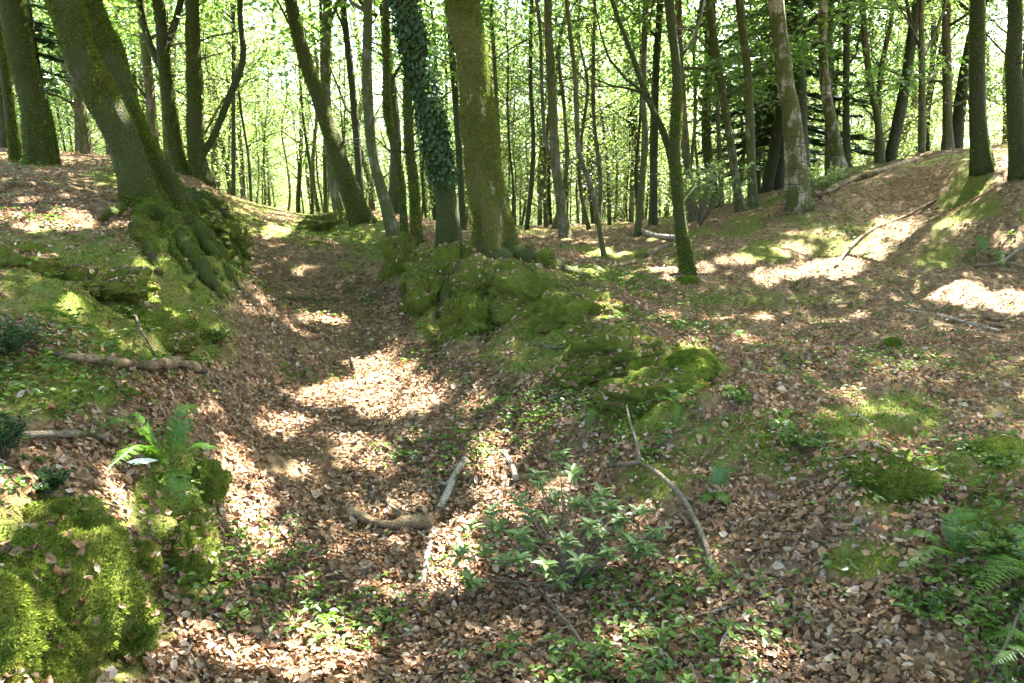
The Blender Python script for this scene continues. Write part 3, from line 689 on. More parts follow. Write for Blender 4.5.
LM = [(-30, 'the left edge'), (17, 'the left-edge trunk'), (44, 'the curving mossy tree'), (160, 'the twin-stemmed tree'), (203, 'the bank-top mossy tree'), (362, 'the left-leaning tree'),
      (396, 'the mottled tree'), (450, 'the ivy-clad tree'), (494, 'the big beech'), (566, 'the straight brown tree'), (606, 'the wavy tree'), (690, 'the forked tree'),
      (740, 'the pale leaning tree'), (799, 'the thick birch'), (843, 'the curved birch'), (883, 'the wavy crest trunk'), (922, 'the fine-branched tree'), (984, 'the dark hillside tree'), (1060, 'the right edge')]
def ordn(n):
    w_ = ['', 'first', 'second', 'third', 'fourth', 'fifth', 'sixth', 'seventh', 'eighth', 'ninth', 'tenth', 'eleventh', 'twelfth']
    return w_[n] if n < 13 else str(n)+('th' if n % 10 not in (1, 2, 3) or n in (11, 12, 13) else ('', 'st', 'nd', 'rd')[n % 10])
def label_far(items, what):
    """items: (root, kind word); counts them from left to right between the trees one can name"""
    rows = sorted([(float(topx(np.array(o.location)+[0, 0, 2.5])[0]), o, k) for o, k in items], key=lambda r_: r_[0])
    cnt = {}
    for px, o, k in rows:
        if px < -30 or px >= 1060: o['label'] = f"{k}{what} just outside the {'left' if px < 0 else 'right'} side of the picture"; continue
        i = max(j for j in range(len(LM)-1) if LM[j][0] <= px); cnt[i] = cnt.get(i, 0)+1
        o['label'] = f"{k}{what}, {ordn(cnt[i])} from left between {LM[i][1]} and {LM[i+1][1]}"
# distant woods: a few trees grown once, then copied
protos = []
BG = 'distant trees of the woods behind the crest'
kinds = [('brown', 13, .13, 2.6), ('brown', 12, .09, 2.2), ('pale', 14, .12, 3.0), ('dark', 13, .14, 3.2), ('brown', 10, .07, 1.6), ('moss', 14, .13, 3.2), ('brown', 12, .10, 1.2), ('brown', 13, .075, 4), ('pale', 12, .06, 4), ('moss', 13, .085, 5), ('dark', 12, .055, 4)]
for i, (bk, H, r0, z0) in enumerate(kinds):
    lv = 7500 if i < 7 else 2600
    rng = np.random.default_rng(500+i)
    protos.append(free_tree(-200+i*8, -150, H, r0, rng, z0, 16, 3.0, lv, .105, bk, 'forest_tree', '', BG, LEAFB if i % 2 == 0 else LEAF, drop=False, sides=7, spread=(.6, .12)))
rng = np.random.default_rng(1234)
def copy_thing(o, loc, rz, s, label):
    c = o.copy(); C.objects.link(c); c.location = loc; c.rotation_euler = (0, 0, rz); c.scale = (s, s, s); c['label'] = label
    for ch in o.children:
        k = ch.copy(); C.objects.link(k); k.parent = c
    return c
SAP = 'saplings and undergrowth trees beyond the crest'
saps = []
for i in range(4):
    rg = np.random.default_rng(700+i)
    saps.append(free_tree(-200+i*8, -170, 6.5, .045, rg, .5, 22, 1.7, 5000, .095, 'brown', 'sapling', '', SAP, LEAFB, drop=False, sides=5, spread=(.6, .16)))
placed = [(t_[2][-1][0], t_[1]) for t_ in TREES]
cnt = 0; spots = []
tries = 0
while cnt < 188 and tries < 6000:
    tries += 1
    y = 21+44*rng.random()**1.2; x = (rng.random()*2-1)*(.655*y+.8)
    if any((x-a)**2+(y-b)**2 < (.9+.012*y)**2 for a, b in spots): continue
    if y < 24 and abs(x+5.5) < 1.5: continue
    spots.append((x, y)); cnt += 1
far_items = []; sap_items = []
for x, y in spots:
    k = int(rng.integers(len(protos))); z = float(gz(x, y))
    c = copy_thing(protos[k], (x, y, z-.05), rng.uniform(0, 6.28), rng.uniform(.85, 1.2), '')
    far_items.append((c, {'brown': 'brown-barked', 'pale': 'pale-barked', 'dark': 'dark-barked', 'moss': 'green-barked'}[kinds[k][0]]))
made = 0; tries = 0
while made < 108 and tries < 6000:
    tries += 1
    y = 21+30*rng.random(); x = (rng.random()*2-1)*.65*y
    if any((x-a)**2+(y-b)**2 < .5 for a, b in spots) or (y < 24 and abs(x+5.5) < 1.5): continue
    spots.append((x, y)); made += 1; k = 7+int(rng.integers(4))
    far_items.append((copy_thing(protos[k], (x, y, float(gz(x, y))-.05), rng.uniform(0, 6.28), rng.uniform(.6, .9), ''), {'brown': 'brown-barked', 'pale': 'pale-barked', 'dark': 'dark-barked', 'moss': 'green-barked'}[kinds[k][0]]))
made = 0; tries = 0
while made < 190 and tries < 5000:
    tries += 1
    y = 24+44*rng.random(); x = (rng.random()*2-1)*(.665*y+1)
    z = float(gz(x, y))
    if any((x-a)**2+(y-b)**2 < .6 for a, b in spots): continue
    spots.append((x, y)); made += 1
    sap_items.append((copy_thing(saps[int(rng.integers(4))], (x, y, z-.05), rng.uniform(0, 6.28), rng.uniform(.6, 1.15), ''), 'young'))
wv = []; wt_ = MB(); n0 = 0
for i in range(96):                                             # the woods far down the slope read as one mass
    y = rng.uniform(60, 112); x = ((i % 48)/47*2-1)*(.75*y+6)+rng.normal(); z = float(gz(x, y)); H = rng.uniform(13, 19)
    Pt = np.array([[x, y, z-.2], [x+rng.normal()*.3, y, z+H*.5], [x+rng.normal()*.5, y, z+H]]); Pq, rq = tube(wt_, Pt, [rng.uniform(.1, .2), .1, .03], 6, 1.5, 0)
    lim = grow(Pq, rq, rng, z+1.5, 18, 4.2, mb=wt_, twigs=2, sides=4)
    V, F = crown(lim, rng, 5200, .2, (.9, .2), drop=False); wv.append(V)
V = np.vstack(wv)
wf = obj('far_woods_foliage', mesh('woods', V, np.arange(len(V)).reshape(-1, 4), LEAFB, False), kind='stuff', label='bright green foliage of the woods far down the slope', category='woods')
wk = obj('far_woods_trunks', wt_.get('woods', BARK['brown'], True), kind='stuff', label='trunks and limbs of the woods far down the slope', category='woods')
label_far(far_items, ' distant tree'); label_far(sap_items, ' leafy tree')
protos += saps
for p in protos:
    for ch in list(p.children): bpy.data.objects.remove(ch)
    bpy.data.objects.remove(p)
# dark spruces
def spruce(x, y, H, lab, seed):
    rng = np.random.default_rng(seed); z = float(gz(x, y)); base = np.array([x, y, z])
    t = thing('spruce_tree', base, lab, 'tree', 'dark conifers in the woods'); mb = MB()
    tube(mb, [base-[0, 0, .1], base+[0, 0, H*.5], base+[0, 0, H]], [.17, .11, .02], 9, .5, .04, 3, flare=.4)
    cs = []; ns = []; ds = []
    h = 1.6
    while h < H-.2:
        for a in rng.uniform(0, 6.28, 6):
            L = (H-h)*.26*rng.uniform(.7, 1.1)+.4; m = int(L/.05)
            s = np.linspace(.1, 1, m); dd = np.array([math.cos(a), math.sin(a), 0])
            line = base+[0, 0, h]+dd*(s*L)[:, None]+np.array([0, 0, 1])*(-.28*L*s**1.4+.1*L*s**3)[:, None]
            tube(mb, line[::max(1, m//4)], np.linspace(.025, .006, len(line[::max(1, m//4)])), 4, .5, 0)
            for q in range(2):
                sd = unit(dd+np.array([-dd[1], dd[0], 0])*rng.uniform(-1.1, 1.1, (m, 1))+np.array([0, 0, -.25]))
                cs.append(line+sd*.12+rng.normal(size=line.shape)*.04); ds.append(sd)
        h += .32
    c = np.vstack(cs); d = np.vstack(ds); n_ = unit(np.array([0, 0, 1.])+rng.normal(size=c.shape)*.4); n_ = unit(n_-d*(n_*d).sum(-1, keepdims=True))
    L = rng.uniform(.22, .38, len(c)); V, F = quads(c, d, n_, L, L*.28)
    obj('trunk', mb.get('trunk', BARK['dark'], True, base), t); obj('crown', mesh('crown', V-base, F, NEEDLE, False), t)
q = at(778, 180, d=24); spruce(q[0], q[1], 11, 'tall dark spruce right behind the thick white birch', 1)
q = at(755, 200, d=28); spruce(q[0], q[1], 10, 'dark spruce peeping out left of the thick white birch', 3)
q = at(45, 165, d=17); spruce(q[0], q[1], 3.2, 'small dark young conifer behind the curving tree on the left bank', 5)
q = at(10, 165, d=19); spruce(q[0], q[1], 4.5, 'young conifer at the left edge behind the thin dark trunk', 6)

# ---------------------------------------------------------------- fallen leaves, moss shoots, ground plants (nobody could count them)
def polar(n, r0, r1, th=.80, rng=R):
    r = r0*np.exp(rng.random(n)*math.log(r1/r0)); a = rng.uniform(-th, th, n); return r*np.sin(a), r*np.cos(a), r
def interpMF(x, y):
    i = np.clip(np.searchsorted(XS, x), 0, len(XS)-1); j = np.clip(np.searchsorted(YS, y), 0, len(YS)-1); return MF[i, j]
x, y, r = polar(310000, 1.9, 26)
m = interpMF(x, y); pn = np.stack([x, y], -1)
keep = R.random(len(x)) > np.clip(np.maximum((m-.2)*1.8+.45*vnoise(pn*4, 3), 1.4*fbm(pn*1.6, 4, 88)-.75), 0, .95)
x, y, r = x[keep], y[keep], r[keep]
n_ = gnorm(x, y); n_ = unit(n_+R.normal(size=n_.shape)*.4); d_ = perp(n_)
L = np.clip(R.lognormal(math.log(.027), .38, len(x)), .01, .055)*(1+.012*np.clip(r-4, 0, 20)); c = np.stack([x, y, gz(x, y)+.002+R.random(len(x))**1.5*.034], -1)
V, F4, F3 = leafshape(c, d_, n_, L, L*R.uniform(.42, .75, len(x)), R.uniform(-.2, .6, len(x)))
o = obj('fallen_leaves', mesh('fallen_leaves', V, [F4, F3], LITTER, False), kind='stuff', label='brown fallen beech leaves covering the path and banks', category='leaf litter')
def shoots(c, n_, L, rng=R, k=1, lean=.55, wd=.28):
    d_ = unit(n_+rng.normal(size=n_.shape)*lean); nn = perp(d_, rng); w_ = np.cross(nn, d_)
    V = np.stack([c-w_*(L*wd*.5)[:, None], c+w_*(L*wd*.5)[:, None], c+d_*L[:, None]], 1).reshape(-1, 3)
    return V, np.arange(len(V)).reshape(-1, 3)
x, y, r = polar(420000, 1.8, 16)
m = interpMF(x, y); pn = np.stack([x, y], -1)
keep = R.random(len(x)) < np.clip((m-.35)*2.4+.5*vnoise(pn*5, 13), 0, 1)
x, y, r = x[keep], y[keep], r[keep]; c = np.stack([x, y, gz(x, y)-.002], -1)
V, F = shoots(c, gnorm(x, y), R.uniform(.008, .020, len(x))*(.7+.09*r), wd=.45)
obj('moss', mesh('moss', V, F, MOSSM, False), kind='stuff', label='bright green moss growing over the banks', category='moss')
# low leafy ground plants
x, y, r = polar(60000, 1.9, 18)
px, py = topx(np.stack([x, y, gz(x, y)], -1)); pn = np.stack([x, y], -1)
den = ell(px, py, COVER)+.12
keep = R.random(len(x)) < np.clip(den*.7+.65*fbm(pn*1.7, 3, 23)*den**.5-.12, 0, 1)
x, y, r = x[keep], y[keep], r[keep]
h = R.uniform(.015, .075, len(x)); n0 = gnorm(x, y)
cs = []; ns = []; ds = []; Ls = []
for q in range(3):
    a = R.uniform(0, 6.28, len(x)); o3 = np.stack([np.cos(a), np.sin(a), R.uniform(-.1, .35, len(x))], -1)
    Lq = R.uniform(.022, .042, len(x))*(1+.05*np.clip(r-4, 0, 12)); cs.append(np.stack([x, y, gz(x, y)+h], -1)+o3*Lq[:, None]*.6)
    nq = unit(np.array([0, 0, 1.])+R.normal(size=o3.shape)*.3); dq = unit(o3-nq*(o3*nq).sum(-1, keepdims=True)); ns.append(nq); ds.append(dq); Ls.append(Lq)
c = np.vstack(cs); n_ = np.vstack(ns); d_ = np.vstack(ds); L = np.concatenate(Ls)
V, F4, F3 = leafshape(c, d_, n_, L, L*.62, np.full(len(L), -.06))
obj('ground_cover', mesh('ground_cover', V, [F4, F3], COVERM, False), kind='stuff', label='low green leafy plants growing through the leaf litter', category='ground cover')
# grass blades in tufts
x, y, r = polar(40000, 2, 20); px, py = topx(np.stack([x, y, gz(x, y)], -1))
GR = [(110,235,30,12),(90,255,60,20,.5),(760,300,140,14,.7),(620,275,80,16,.6),(450,345,40,14,.6),(120,320,50,20,.6),(60,330,50,20,.6),(870,215,90,35,.7),(910,395,70,20,.5),(860,430,60,30,.4),(940,180,60,25,.6),(30,175,90,14,.8),(330,235,60,14,.5),(460,400,40,20,.3)]
keep = R.random(len(x)) < ell(px, py, GR)*np.clip(.5+vnoise(np.stack([x, y], -1)*2.5, 4), 0, 1)
x, y, r = x[keep], y[keep], r[keep]; c = np.stack([x, y, gz(x, y)-.005], -1)
V, F = shoots(c, np.tile([0, 0, 1.], (len(x), 1)), R.uniform(.05, .13, len(x)), wd=.07, lean=.5)
obj('grass', mesh('grass', V, F, COVERM, False), kind='stuff', label='thin grass blades growing on the banks', category='grass')

# ---------------------------------------------------------------- mossy rocks and cushions
import bmesh
def ico(sub):
    bm = bmesh.new(); bmesh.ops.create_icosphere(bm, subdivisions=sub, radius=1)
    V = np.array([v.co[:] for v in bm.verts]); F = np.array([[v.index for v in f.verts] for f in bm.faces]); bm.free(); return V, F
IV, IF = ico(5); ROCKL = []
ROCKM = barkmat('mossy_rock', (.11, .08, .035), (.115, .14, .014), .68, 4.5)
CUSH = barkmat('moss_cushion', (.12, .14, .018), (.14, .185, .014), 1.0, 5)
def rock(px, py, size, label, name='mossy_rock', cat='rock', mat=None, lump=.42, sink=.35, seed=0, fuzz=9000, fl=.012, dz=0, d=None, grp=None, fden=None):
    g = ground(px, py) if d is None else at(px, py, d=d)
    sx, sy, sz = size; D = IV
    f = 1+lump*fbm(D*1.3+seed*3.7, 4, seed)+.10*np.abs(fbm(D*5+seed, 3, seed+5))+.12*(np.abs(fbm(D*2.7+seed, 3, seed+11))-.4)+.045*fbm(D*12+seed, 4, seed+8)
    wp = D*np.array([sx, sy, sz])/.22
    crack = np.exp(-(fbm(wp*1.35+seed*2.3, 3, seed+21)/.10)**2); f = f-(.17 if cat in ('rock', 'stump', 'mound') else .05)*crack
    V = D*f[:, None]*np.array([sx, sy, sz])
    base = np.array([g[0], g[1], g[2]+dz]); V[:, 2] += sz*(1-2*sink)
    t = thing(name, base, label, cat, grp)
    obj('stone' if cat == 'rock' else 'body', mesh('rock', V, IF, mat or ROCKM), t)
    tri = V[IF]; nrm = np.cross(tri[:, 1]-tri[:, 0], tri[:, 2]-tri[:, 0]); ar = np.linalg.norm(nrm, axis=1); n1 = nrm/np.maximum(ar, 1e-12)[:, None]
    rg = np.random.default_rng(seed+900)
    wgt = ar*np.clip(n1[:, 2]+.7, .05, 1)*np.clip(1-1.3*crack[IF].mean(1), .03, 1)*np.clip(.45+1.1*vnoise((tri[:, 0]+base)*6, seed)+.5*vnoise((tri[:, 0]+base)*19, seed), .02, 1); k = rg.choice(len(IF), fuzz, p=wgt/wgt.sum())
    nl_ = int(420*(sx+sy)**2*4); kl = rg.choice(len(IF), nl_, p=(ar*np.clip(n1[:, 2]-.3, 0, 1)**1.5)/(ar*np.clip(n1[:, 2]-.3, 0, 1)**1.5).sum())
    if cat != 'moss cushion': ROCKL.append((tri[kl].mean(1)+base+n1[kl]*.006, n1[kl]))
    b = rg.dirichlet((1, 1, 1), fuzz); c = (tri[k]*b[..., None]).sum(1)
    Vs, Fs = shoots(c-n1[k]*.002, n1[k], rg.uniform(.5, 1.3, fuzz)*fl, rg, wd=.42)
    obj('moss', mesh('moss', Vs, Fs, MOSSM, False), t); return t
rock(0, 650, (.27, .34, .25), 'large moss-covered mound in the bottom left corner of the picture', 'moss_mound', 'mound', seed=1, fuzz=60000, fl=.014, sink=.5)
rock(92, 625, (.12, .18, .12), 'mossy lump joined low against the right side of the corner mound', 'moss_mound', 'mound', seed=2, fuzz=24000, fl=.013, sink=.5)
rock(60, 530, (.15, .14, .10), 'small mossy lump on top of the corner mound', 'moss_mound', 'mound', seed=41, fuzz=12000, fl=.013, sink=.5)
rock(140, 575, (.09, .12, .10), 'mossy lump between the corner mound and the path edge', 'moss_mound', 'mound', seed=42, fuzz=9000, fl=.013, sink=.5)
rock(120, 655, (.10, .10, .08), 'mossy lump at the foot of the corner mound, near the bottom edge', 'moss_mound', 'mound', seed=43, fuzz=9000, fl=.013, sink=.5)
rock(190, 530, (.06, .09, .07), 'dark mossy stone on the bank edge below the fern', seed=3, fuzz=9000, sink=.45)
rock(190, 560, (.09, .12, .13), 'moss-topped stone at the foot of the left bank edge', seed=4, fuzz=8000, sink=.45)
rock(212, 490, (.07, .09, .09), 'small mossy stone where the left bank meets the path, right of the fern', seed=5, fuzz=6000, sink=.45)
rock(20, 268, (.2, .18, .13), 'dark mossy stone at the left edge of the bank', seed=6, fuzz=5000, sink=.4)
rock(690, 375, (.17, .15, .10), 'bright green moss cushion on the ridge beside the forked twig', 'moss_cushion', 'moss cushion', CUSH, .12, .4, 7, 22000, .013)
rock(648, 372, (.14, .13, .07), 'flatter moss cushion just left of the bright round one', 'moss_cushion', 'moss cushion', CUSH, .2, .45, 8, 9000, .012)
rock(452, 272, (.46, .30, .34), 'mossy boulder under the left roots of the big beech', seed=9, fuzz=18000, fl=.014, sink=.62)
rock(428, 300, (.22, .22, .34), 'mossy boulder facing the path below the big beech', seed=10, fuzz=12000, fl=.014, sink=.55)
rock(404, 270, (.20, .18, .34), 'mossy root stump at the end of the ridge beneath the thin stems', 'mossy_stump', 'stump', seed=11, fuzz=7000, fl=.014, sink=.35)
rock(492, 292, (.36, .24, .24), 'low mossy rock in front of the roots of the big beech', seed=12, fuzz=9000, fl=.013, sink=.4)
rock(548, 268, (.09, .09, .12), 'small mossy stump just right of the big beech', 'mossy_stump', 'stump', seed=13, fuzz=3000, sink=.3)
rock(528, 306, (.30, .22, .22), 'rounded mossy rock on the ridge flank, second below the big beech', seed=14, fuzz=9000, fl=.012)
rock(578, 325, (.34, .24, .20), 'mossy hump on the ridge between beech and bright cushion', 'moss_mound', 'mound', seed=15, fuzz=10000, fl=.012)
rock(622, 362, (.32, .24, .17), 'mossy hump close above the sunlit spot of the ridge flank', 'moss_mound', 'mound', seed=16, fuzz=9000, fl=.015)
rock(470, 325, (.24, .2, .22), 'mossy lump on the steep ridge flank under the beech boulders', 'moss_mound', 'mound', seed=31, fuzz=8000, fl=.015, sink=.5)
rock(655, 395, (.26, .2, .14), 'mossy lump on the ridge flank just below the bright cushions', 'moss_mound', 'mound', seed=33, fuzz=9000, fl=.013, sink=.55)
rock(590, 375, (.22, .18, .13), 'mossy lump lowest on the ridge flank, near the sunlit spot', 'moss_mound', 'mound', seed=34, fuzz=8000, fl=.013, sink=.55)
rock(228, 240, (.2, .32, .2), 'mossy root-bound hump right of the twin-stemmed tree', 'moss_mound', 'mound', seed=35, fuzz=9000, fl=.013, sink=.5)
rock(150, 330, (.3, .25, .16), 'mossy hump on the left bank face above the half-mossy branch', 'moss_mound', 'mound', seed=36, fuzz=12000, fl=.015, sink=.6)
rock(95, 285, (.35, .3, .14), 'low mossy hump on the left bank below the leaning tree', 'moss_mound', 'mound', seed=37, fuzz=9000, fl=.016, sink=.6)
rock(888, 480, (.17, .15, .08), 'mossy hummock on the near right slope above the fern', 'moss_mound', 'mound', seed=17, fuzz=9000, fl=.013, sink=.45)
rock(1000, 455, (.18, .14, .07), 'flat moss cushion at the right edge of the plateau', 'moss_cushion', 'moss cushion', CUSH, .2, .5, 19, 8000, .012)
rock(893, 345, (.07, .06, .035), 'tiny moss cushion alone on the brown leafy plateau', 'moss_cushion', 'moss cushion', CUSH, .2, .4, 20, 2500, .015)
rock(688, 282, (.14, .1, .06), 'small moss cushion at the foot of the forked mossy tree', 'moss_cushion', 'moss cushion', CUSH, .2, .4, 21, 2500, .02)
rock(340, 225, (.6, .5, .22), 'mossy mound at the foot of the left-leaning tree over the path head', 'moss_mound', 'mound', seed=22, fuzz=7000, fl=.018, sink=.5)

c = np.vstack([a for a, b in ROCKL]); n_ = np.vstack([b for a, b in ROCKL]); kp = R.random(len(c)) < np.clip(.5+1.2*vnoise(c*3, 77), .05, 1); c = c[kp]; n_ = n_[kp]
n_ = unit(n_+R.normal(size=n_.shape)*.4); L = R.uniform(.02, .05, len(c))
V, F4, F3 = leafshape(c, perp(n_), n_, L, L*R.uniform(.42, .75, len(c)), R.uniform(-.2, .6, len(c)))
obj('fallen_leaves', mesh('fallen_leaves', V, [F4, F3], LITTER, False), kind='stuff', label='brown leaves fallen on the mossy rocks and humps', category='leaf litter')

# ---------------------------------------------------------------- sticks and branches
def stick(lines, label, mat='stick', name='fallen_branch', cat='branch', group=None, lift=.35, seed=0, sides=9, lump=.10):
    """lines: [( [(px,py,extra height)...], width0 px, width1 px ), ...] first is the main stem"""
    base = None; t = None
    for li, (pts, w0, w1) in enumerate(lines):
        G = []; W = []
        for i, p in enumerate(pts):
            g = ground(p[0], p[1]+(0 if len(p) < 3 else p[2]*FPX/4)); w_ = (w0+(w1-w0)*i/(len(pts)-1))*g[1]/FPX/2
            g[2] += w_*lift+.012+(p[2] if len(p) > 2 else 0); G.append(g); W.append(w_)
        G = np.array(G)
        if base is None:
            base = G[0].copy(); t = thing(name, base, label, cat, group)
        m = MB(); tube(m, G, W, sides, .03, lump, 14, seed=seed+li); obj('stem' if li == 0 else 'side_twig', m.get('stick', BARK[mat], True, base), t)
    return t
stick([([(712,578),(704,545,.03),(682,503,.05),(658,478,.05),(640,466,.05)], 7, 4.5), ([(640,466,.05),(625,467,.03),(608,469)], 4.5, 3), ([(640,466,.05),(636,445,.06),(630,425,.08),(626,408,.08)], 3.5, 2)],
      'long curved forked stick arching over the slope below the bright moss cushion')
stick([([(347,520),(358,522),(372,528),(392,532),(410,529),(433,531)], 9, 12), ([(392,532,.01),(400,522,.03),(404,515,.04)], 5, 3)], 'short thick broken branch lying across the middle of the path', 'tanlog', lump=.3, lift=.9)
stick([([(434,530),(428,560),(421,590)], 7, 8)], 'bleached pale stick pointing down from the thick broken branch', 'palestick')
stick([([(396,598),(405,628),(419,656)], 5, 7)], 'greenish straight stick low on the path below the thick broken branch')
stick([([(466,462,.02),(455,478,.03),(450,492,.02),(440,512)], 7, 8), ([(455,478,.03),(446,486,.03),(440,484,.04)], 4, 3)], 'crooked pale branch stub upright of the path centre, beside the sunlit leaves', 'palestick')
stick([([(504,455),(512,470),(516,484)], 5, 8)], 'short pale stub half buried just right of the crooked stub', 'palestick')
stick([([(368,496),(388,508),(408,520,.02),(430,526,.03)], 4, 3)], 'thin twig leaning onto the thick broken branch')
stick([([(30,350,.04),(62,360,.03),(105,366,.05),(150,369,.05),(178,364,.04)], 5, 11), ([(178,364,.04),(200,372,.02),(228,383)], 10, 5)], 'long half-mossy branch lying along the left bank', 'log', lump=.15)
stick([([(22,442,.02),(60,441,.03),(95,441,.02),(122,446)], 9, 5)], 'pale grey branch on the left bank, just left of the fern')
stick([([(130,300),(140,330,.02),(150,350),(158,362)], 3, 2)], 'thin root-like twig hanging down the left bank face')
stick([([(538,590),(556,615,.04),(578,645,.05),(600,684)], 3, 5)], 'long grey stem reaching from the bottom edge into the laurel sapling')
stick([([(497,580),(515,588,.02),(530,598)], 4, 3)], 'short grey twig just left of the laurel sapling foot')
stick([([(500,625),(515,640,.02),(528,655),(540,668)], 2.5, 4), ([(515,640,.02),(522,622,.03)], 2, 1)], 'forked thin twig among the green plants below the laurel sapling')
stick([([(0,189),(30,187),(62,190)], 7, 5)], 'fallen mossy pole on the bank top at the left edge', 'log')
stick([([(285,299),(315,302),(343,300)], 5, 4)], 'dark stick lying across the upper path', 'log')
stick([([(345,345),(352,362),(360,385,.02),(372,402)], 3, 3)], 'thin bowed twig above the brightest sun patch on the path')
stick([([(815,198),(850,183),(885,171),(915,161)], 7, 5)], 'long fallen trunk lying along the crest of the right hillside', 'log', name='fallen_log', cat='log')
stick([([(836,268),(848,245,.05),(870,233),(905,218),(935,203)], 3, 3), ([(848,245,.05),(846,256)], 2, 2)], 'long thin branch lying down the right hillside above the big sun streak', 'log')
stick([([(640,232),(655,237),(676,239)], 5, 5)], 'pale fallen log on the saddle, behind the forked mossy tree', 'palestick', name='fallen_log', cat='log')
stick([([(612,270),(624,266),(635,263)], 4, 4)], 'short dark log on the ground left of the forked tree foot', 'log', name='fallen_log', cat='log')
stick([([(645,258),(658,252),(672,246)], 5, 5)], 'dark log lying just behind the foot of the forked mossy tree', 'log', name='fallen_log', cat='log')
stick([([(946,322),(975,318),(1000,322),(1022,316)], 4, 3), ([(975,318),(990,326),(1010,330)], 3, 2)], 'forked dead branch lying in the hollow at the right edge', 'log')
stick([([(905,312),(940,317),(970,325),(1000,333)], 3, 3)], 'thin pale pole in the hollow, left of the forked dead branch', 'palestick')
stick([([(975,268),(1000,258,.05),(1026,248)], 3, 4), ([(1000,258,.05),(1015,268),(1028,272)], 2, 2)], 'dead branch on the right hillside above the forked dead branch')
stick([([(826,310),(829,300,.04)], 4, 4), ([(815,307),(850,305)], 3, 3)], 'dark broken stub standing in the grassy hollow', 'log')
stick([([(985,690),(1003,655,.08),(1018,620,.1),(1030,600,.12)], 4, 3)], 'thin stem rising at the bottom right corner among the ferns')
stick([([(722,612),(732,626),(744,640,.02)], 4, 3)], 'short brown stick near the bottom, right of the laurel sapling')
stick([([(716,660),(722,645,.02),(730,632,.03)], 3, 2)], 'small pale twig below the short brown stick', 'palestick')
stick([([(150,530,.02),(158,560),(166,585)], 3, 3)], 'reddish twig standing in the gap between the corner mound and the bank stones')
stick([([(60,515),(90,505,.02),(118,512)], 3, 2)], 'thin curved twig in the sunlit litter above the corner mound')
stick([([(540,345),(552,352),(566,350)], 3, 2)], 'small bare twig on the ridge flank above the sunlit spot')
stick([([(550,268),(570,275),(590,287)], 3, 3)], 'thin stick right of the big beech leading down the ridge', 'log')
# small scattered twigs, alike
rng = np.random.default_rng(42); made = 0
while made < 70:
    px = rng.uniform(170, 1010); py = rng.uniform(300, 675)
    g = ground(px, py); a = rng.uniform(0, 6.28); L = rng.uniform(.06, .22)
    pts = np.array([[g[0]+math.cos(a+rng.normal()*.15)*L*s, g[1]+math.sin(a+rng.normal()*.15)*L*s, 0] for s in (0, .5, 1)])
    pts[:, 2] = gz(pts[:, 0], pts[:, 1])+.022; rr = rng.uniform(.0015, .0035)*(1+.08*g[1])
    t = thing('twig', pts[0], 'small dead twig lying on the leaf litter', 'twig', 'small twigs scattered over the leaf litter')
    m = MB(); tube(m, pts, [rr, rr, rr*.6], 5, .05, .1, 14)
    obj('stem', m.get('twig', BARK['stick' if made % 3 else 'palestick'], True, pts[0]), t); made += 1

# ---------------------------------------------------------------- ferns, laurel sapling, small shrubs and seedlings
def frond_mesh(P, wid, rng, base, mat=FERN, npin=24, side=(0, 0, 1)):
    """a frond along the line P: stalk and two rows of toothed leaflets"""
    Ps, rr = smoothline(P, np.linspace(.0022, .0008, len(P)), .01)
    mb = MB(); tube(mb, P, np.linspace(.0025, .0008, len(P)), 4, .03, 0)
    s = np.linspace(.18, .99, npin); T = unit(np.gradient(Ps, axis=0)); V = []; cs, ns, ds, Ls, Ws = [], [], [], [], []
    for i, u in enumerate(s):
        k = min(len(Ps)-1, int(u*(len(Ps)-1))); t_ = T[k]; up = np.array(side, float); sd = unit(np.cross(t_, up)); up = np.cross(sd, t_)
        L = wid*.9*math.sin(math.pi*min(1, (u*.88+.10))**.8)*.62+.004
        for sg in (-1, 1):
            d0 = unit(sd*sg+t_*.42-up*.12+rng.normal(size=3)*.05)
            m = 6
            for j in range(m):                                   # toothed leaflet: short lobes along its rib
                f = (j+.5)/m; c = Ps[k]+d0*L*f; w_ = L*.17*(1-f*.8)+.001
                for sg2 in (-1, 1):
                    dl = unit(np.cross(up, d0)*sg2*.9+d0*.75); cs.append(c+dl*w_*.42); ds.append(dl); Ls.append(w_*1.25); Ws.append(L/m*1.05); ns.append(unit(up+rng.normal(size=3)*.08))
    cs, ns, ds = map(np.array, (cs, ns, ds)); ns = unit(ns-ds*(ns*ds).sum(-1, keepdims=True))
    V, F = quads(cs, ds, ns, np.array(Ls), np.array(Ws)); mb.add(V, F)
    return mb.get('frond', mat, False, base)
def fern(root_px, tips, label, wid=.10, grp='ferns on the banks', seed=0, arch=.04, d=None):
    arch *= .5; g = ground(*root_px); t = thing('fern', g, label, 'fern', grp); rng = np.random.default_rng(seed)
    for tx, ty, dy in tips:                                      # tip pixel and its depth relative to the root
        e = at(tx, ty, d=g[1]+dy)
        if e[2] < gz(e[0], e[1])+.01: e = ground(tx, ty+14); e[2] += .065
        mid = (g+e)/2; mid[2] = max(g[2], e[2])+arch*.6; q1 = g*.7+e*.3; q1[2] = mid[2]*.75+g[2]*.25
        q3 = g*.25+e*.75; q3[2] = e[2]*.45+mid[2]*.55
        obj('frond', frond_mesh([g, q1, mid, q3, e], wid*rng.uniform(.85, 1.1), rng, g), t)
fern((168,470), [(84,436,-.05),(110,425,.1),(208,405,.3),(228,450,.05),(110,470,-.2),(185,505,-.25)], 'fern arching over the left bank edge, in front of the grey branch', .13, seed=1, arch=.12)
fern((958,565), [(882,536,.05),(935,515,.4),(965,508,.5),(900,572,-.25)], 'fern with three spread fronds on the right slope below the mossy hummock', .09, seed=2, arch=.1)
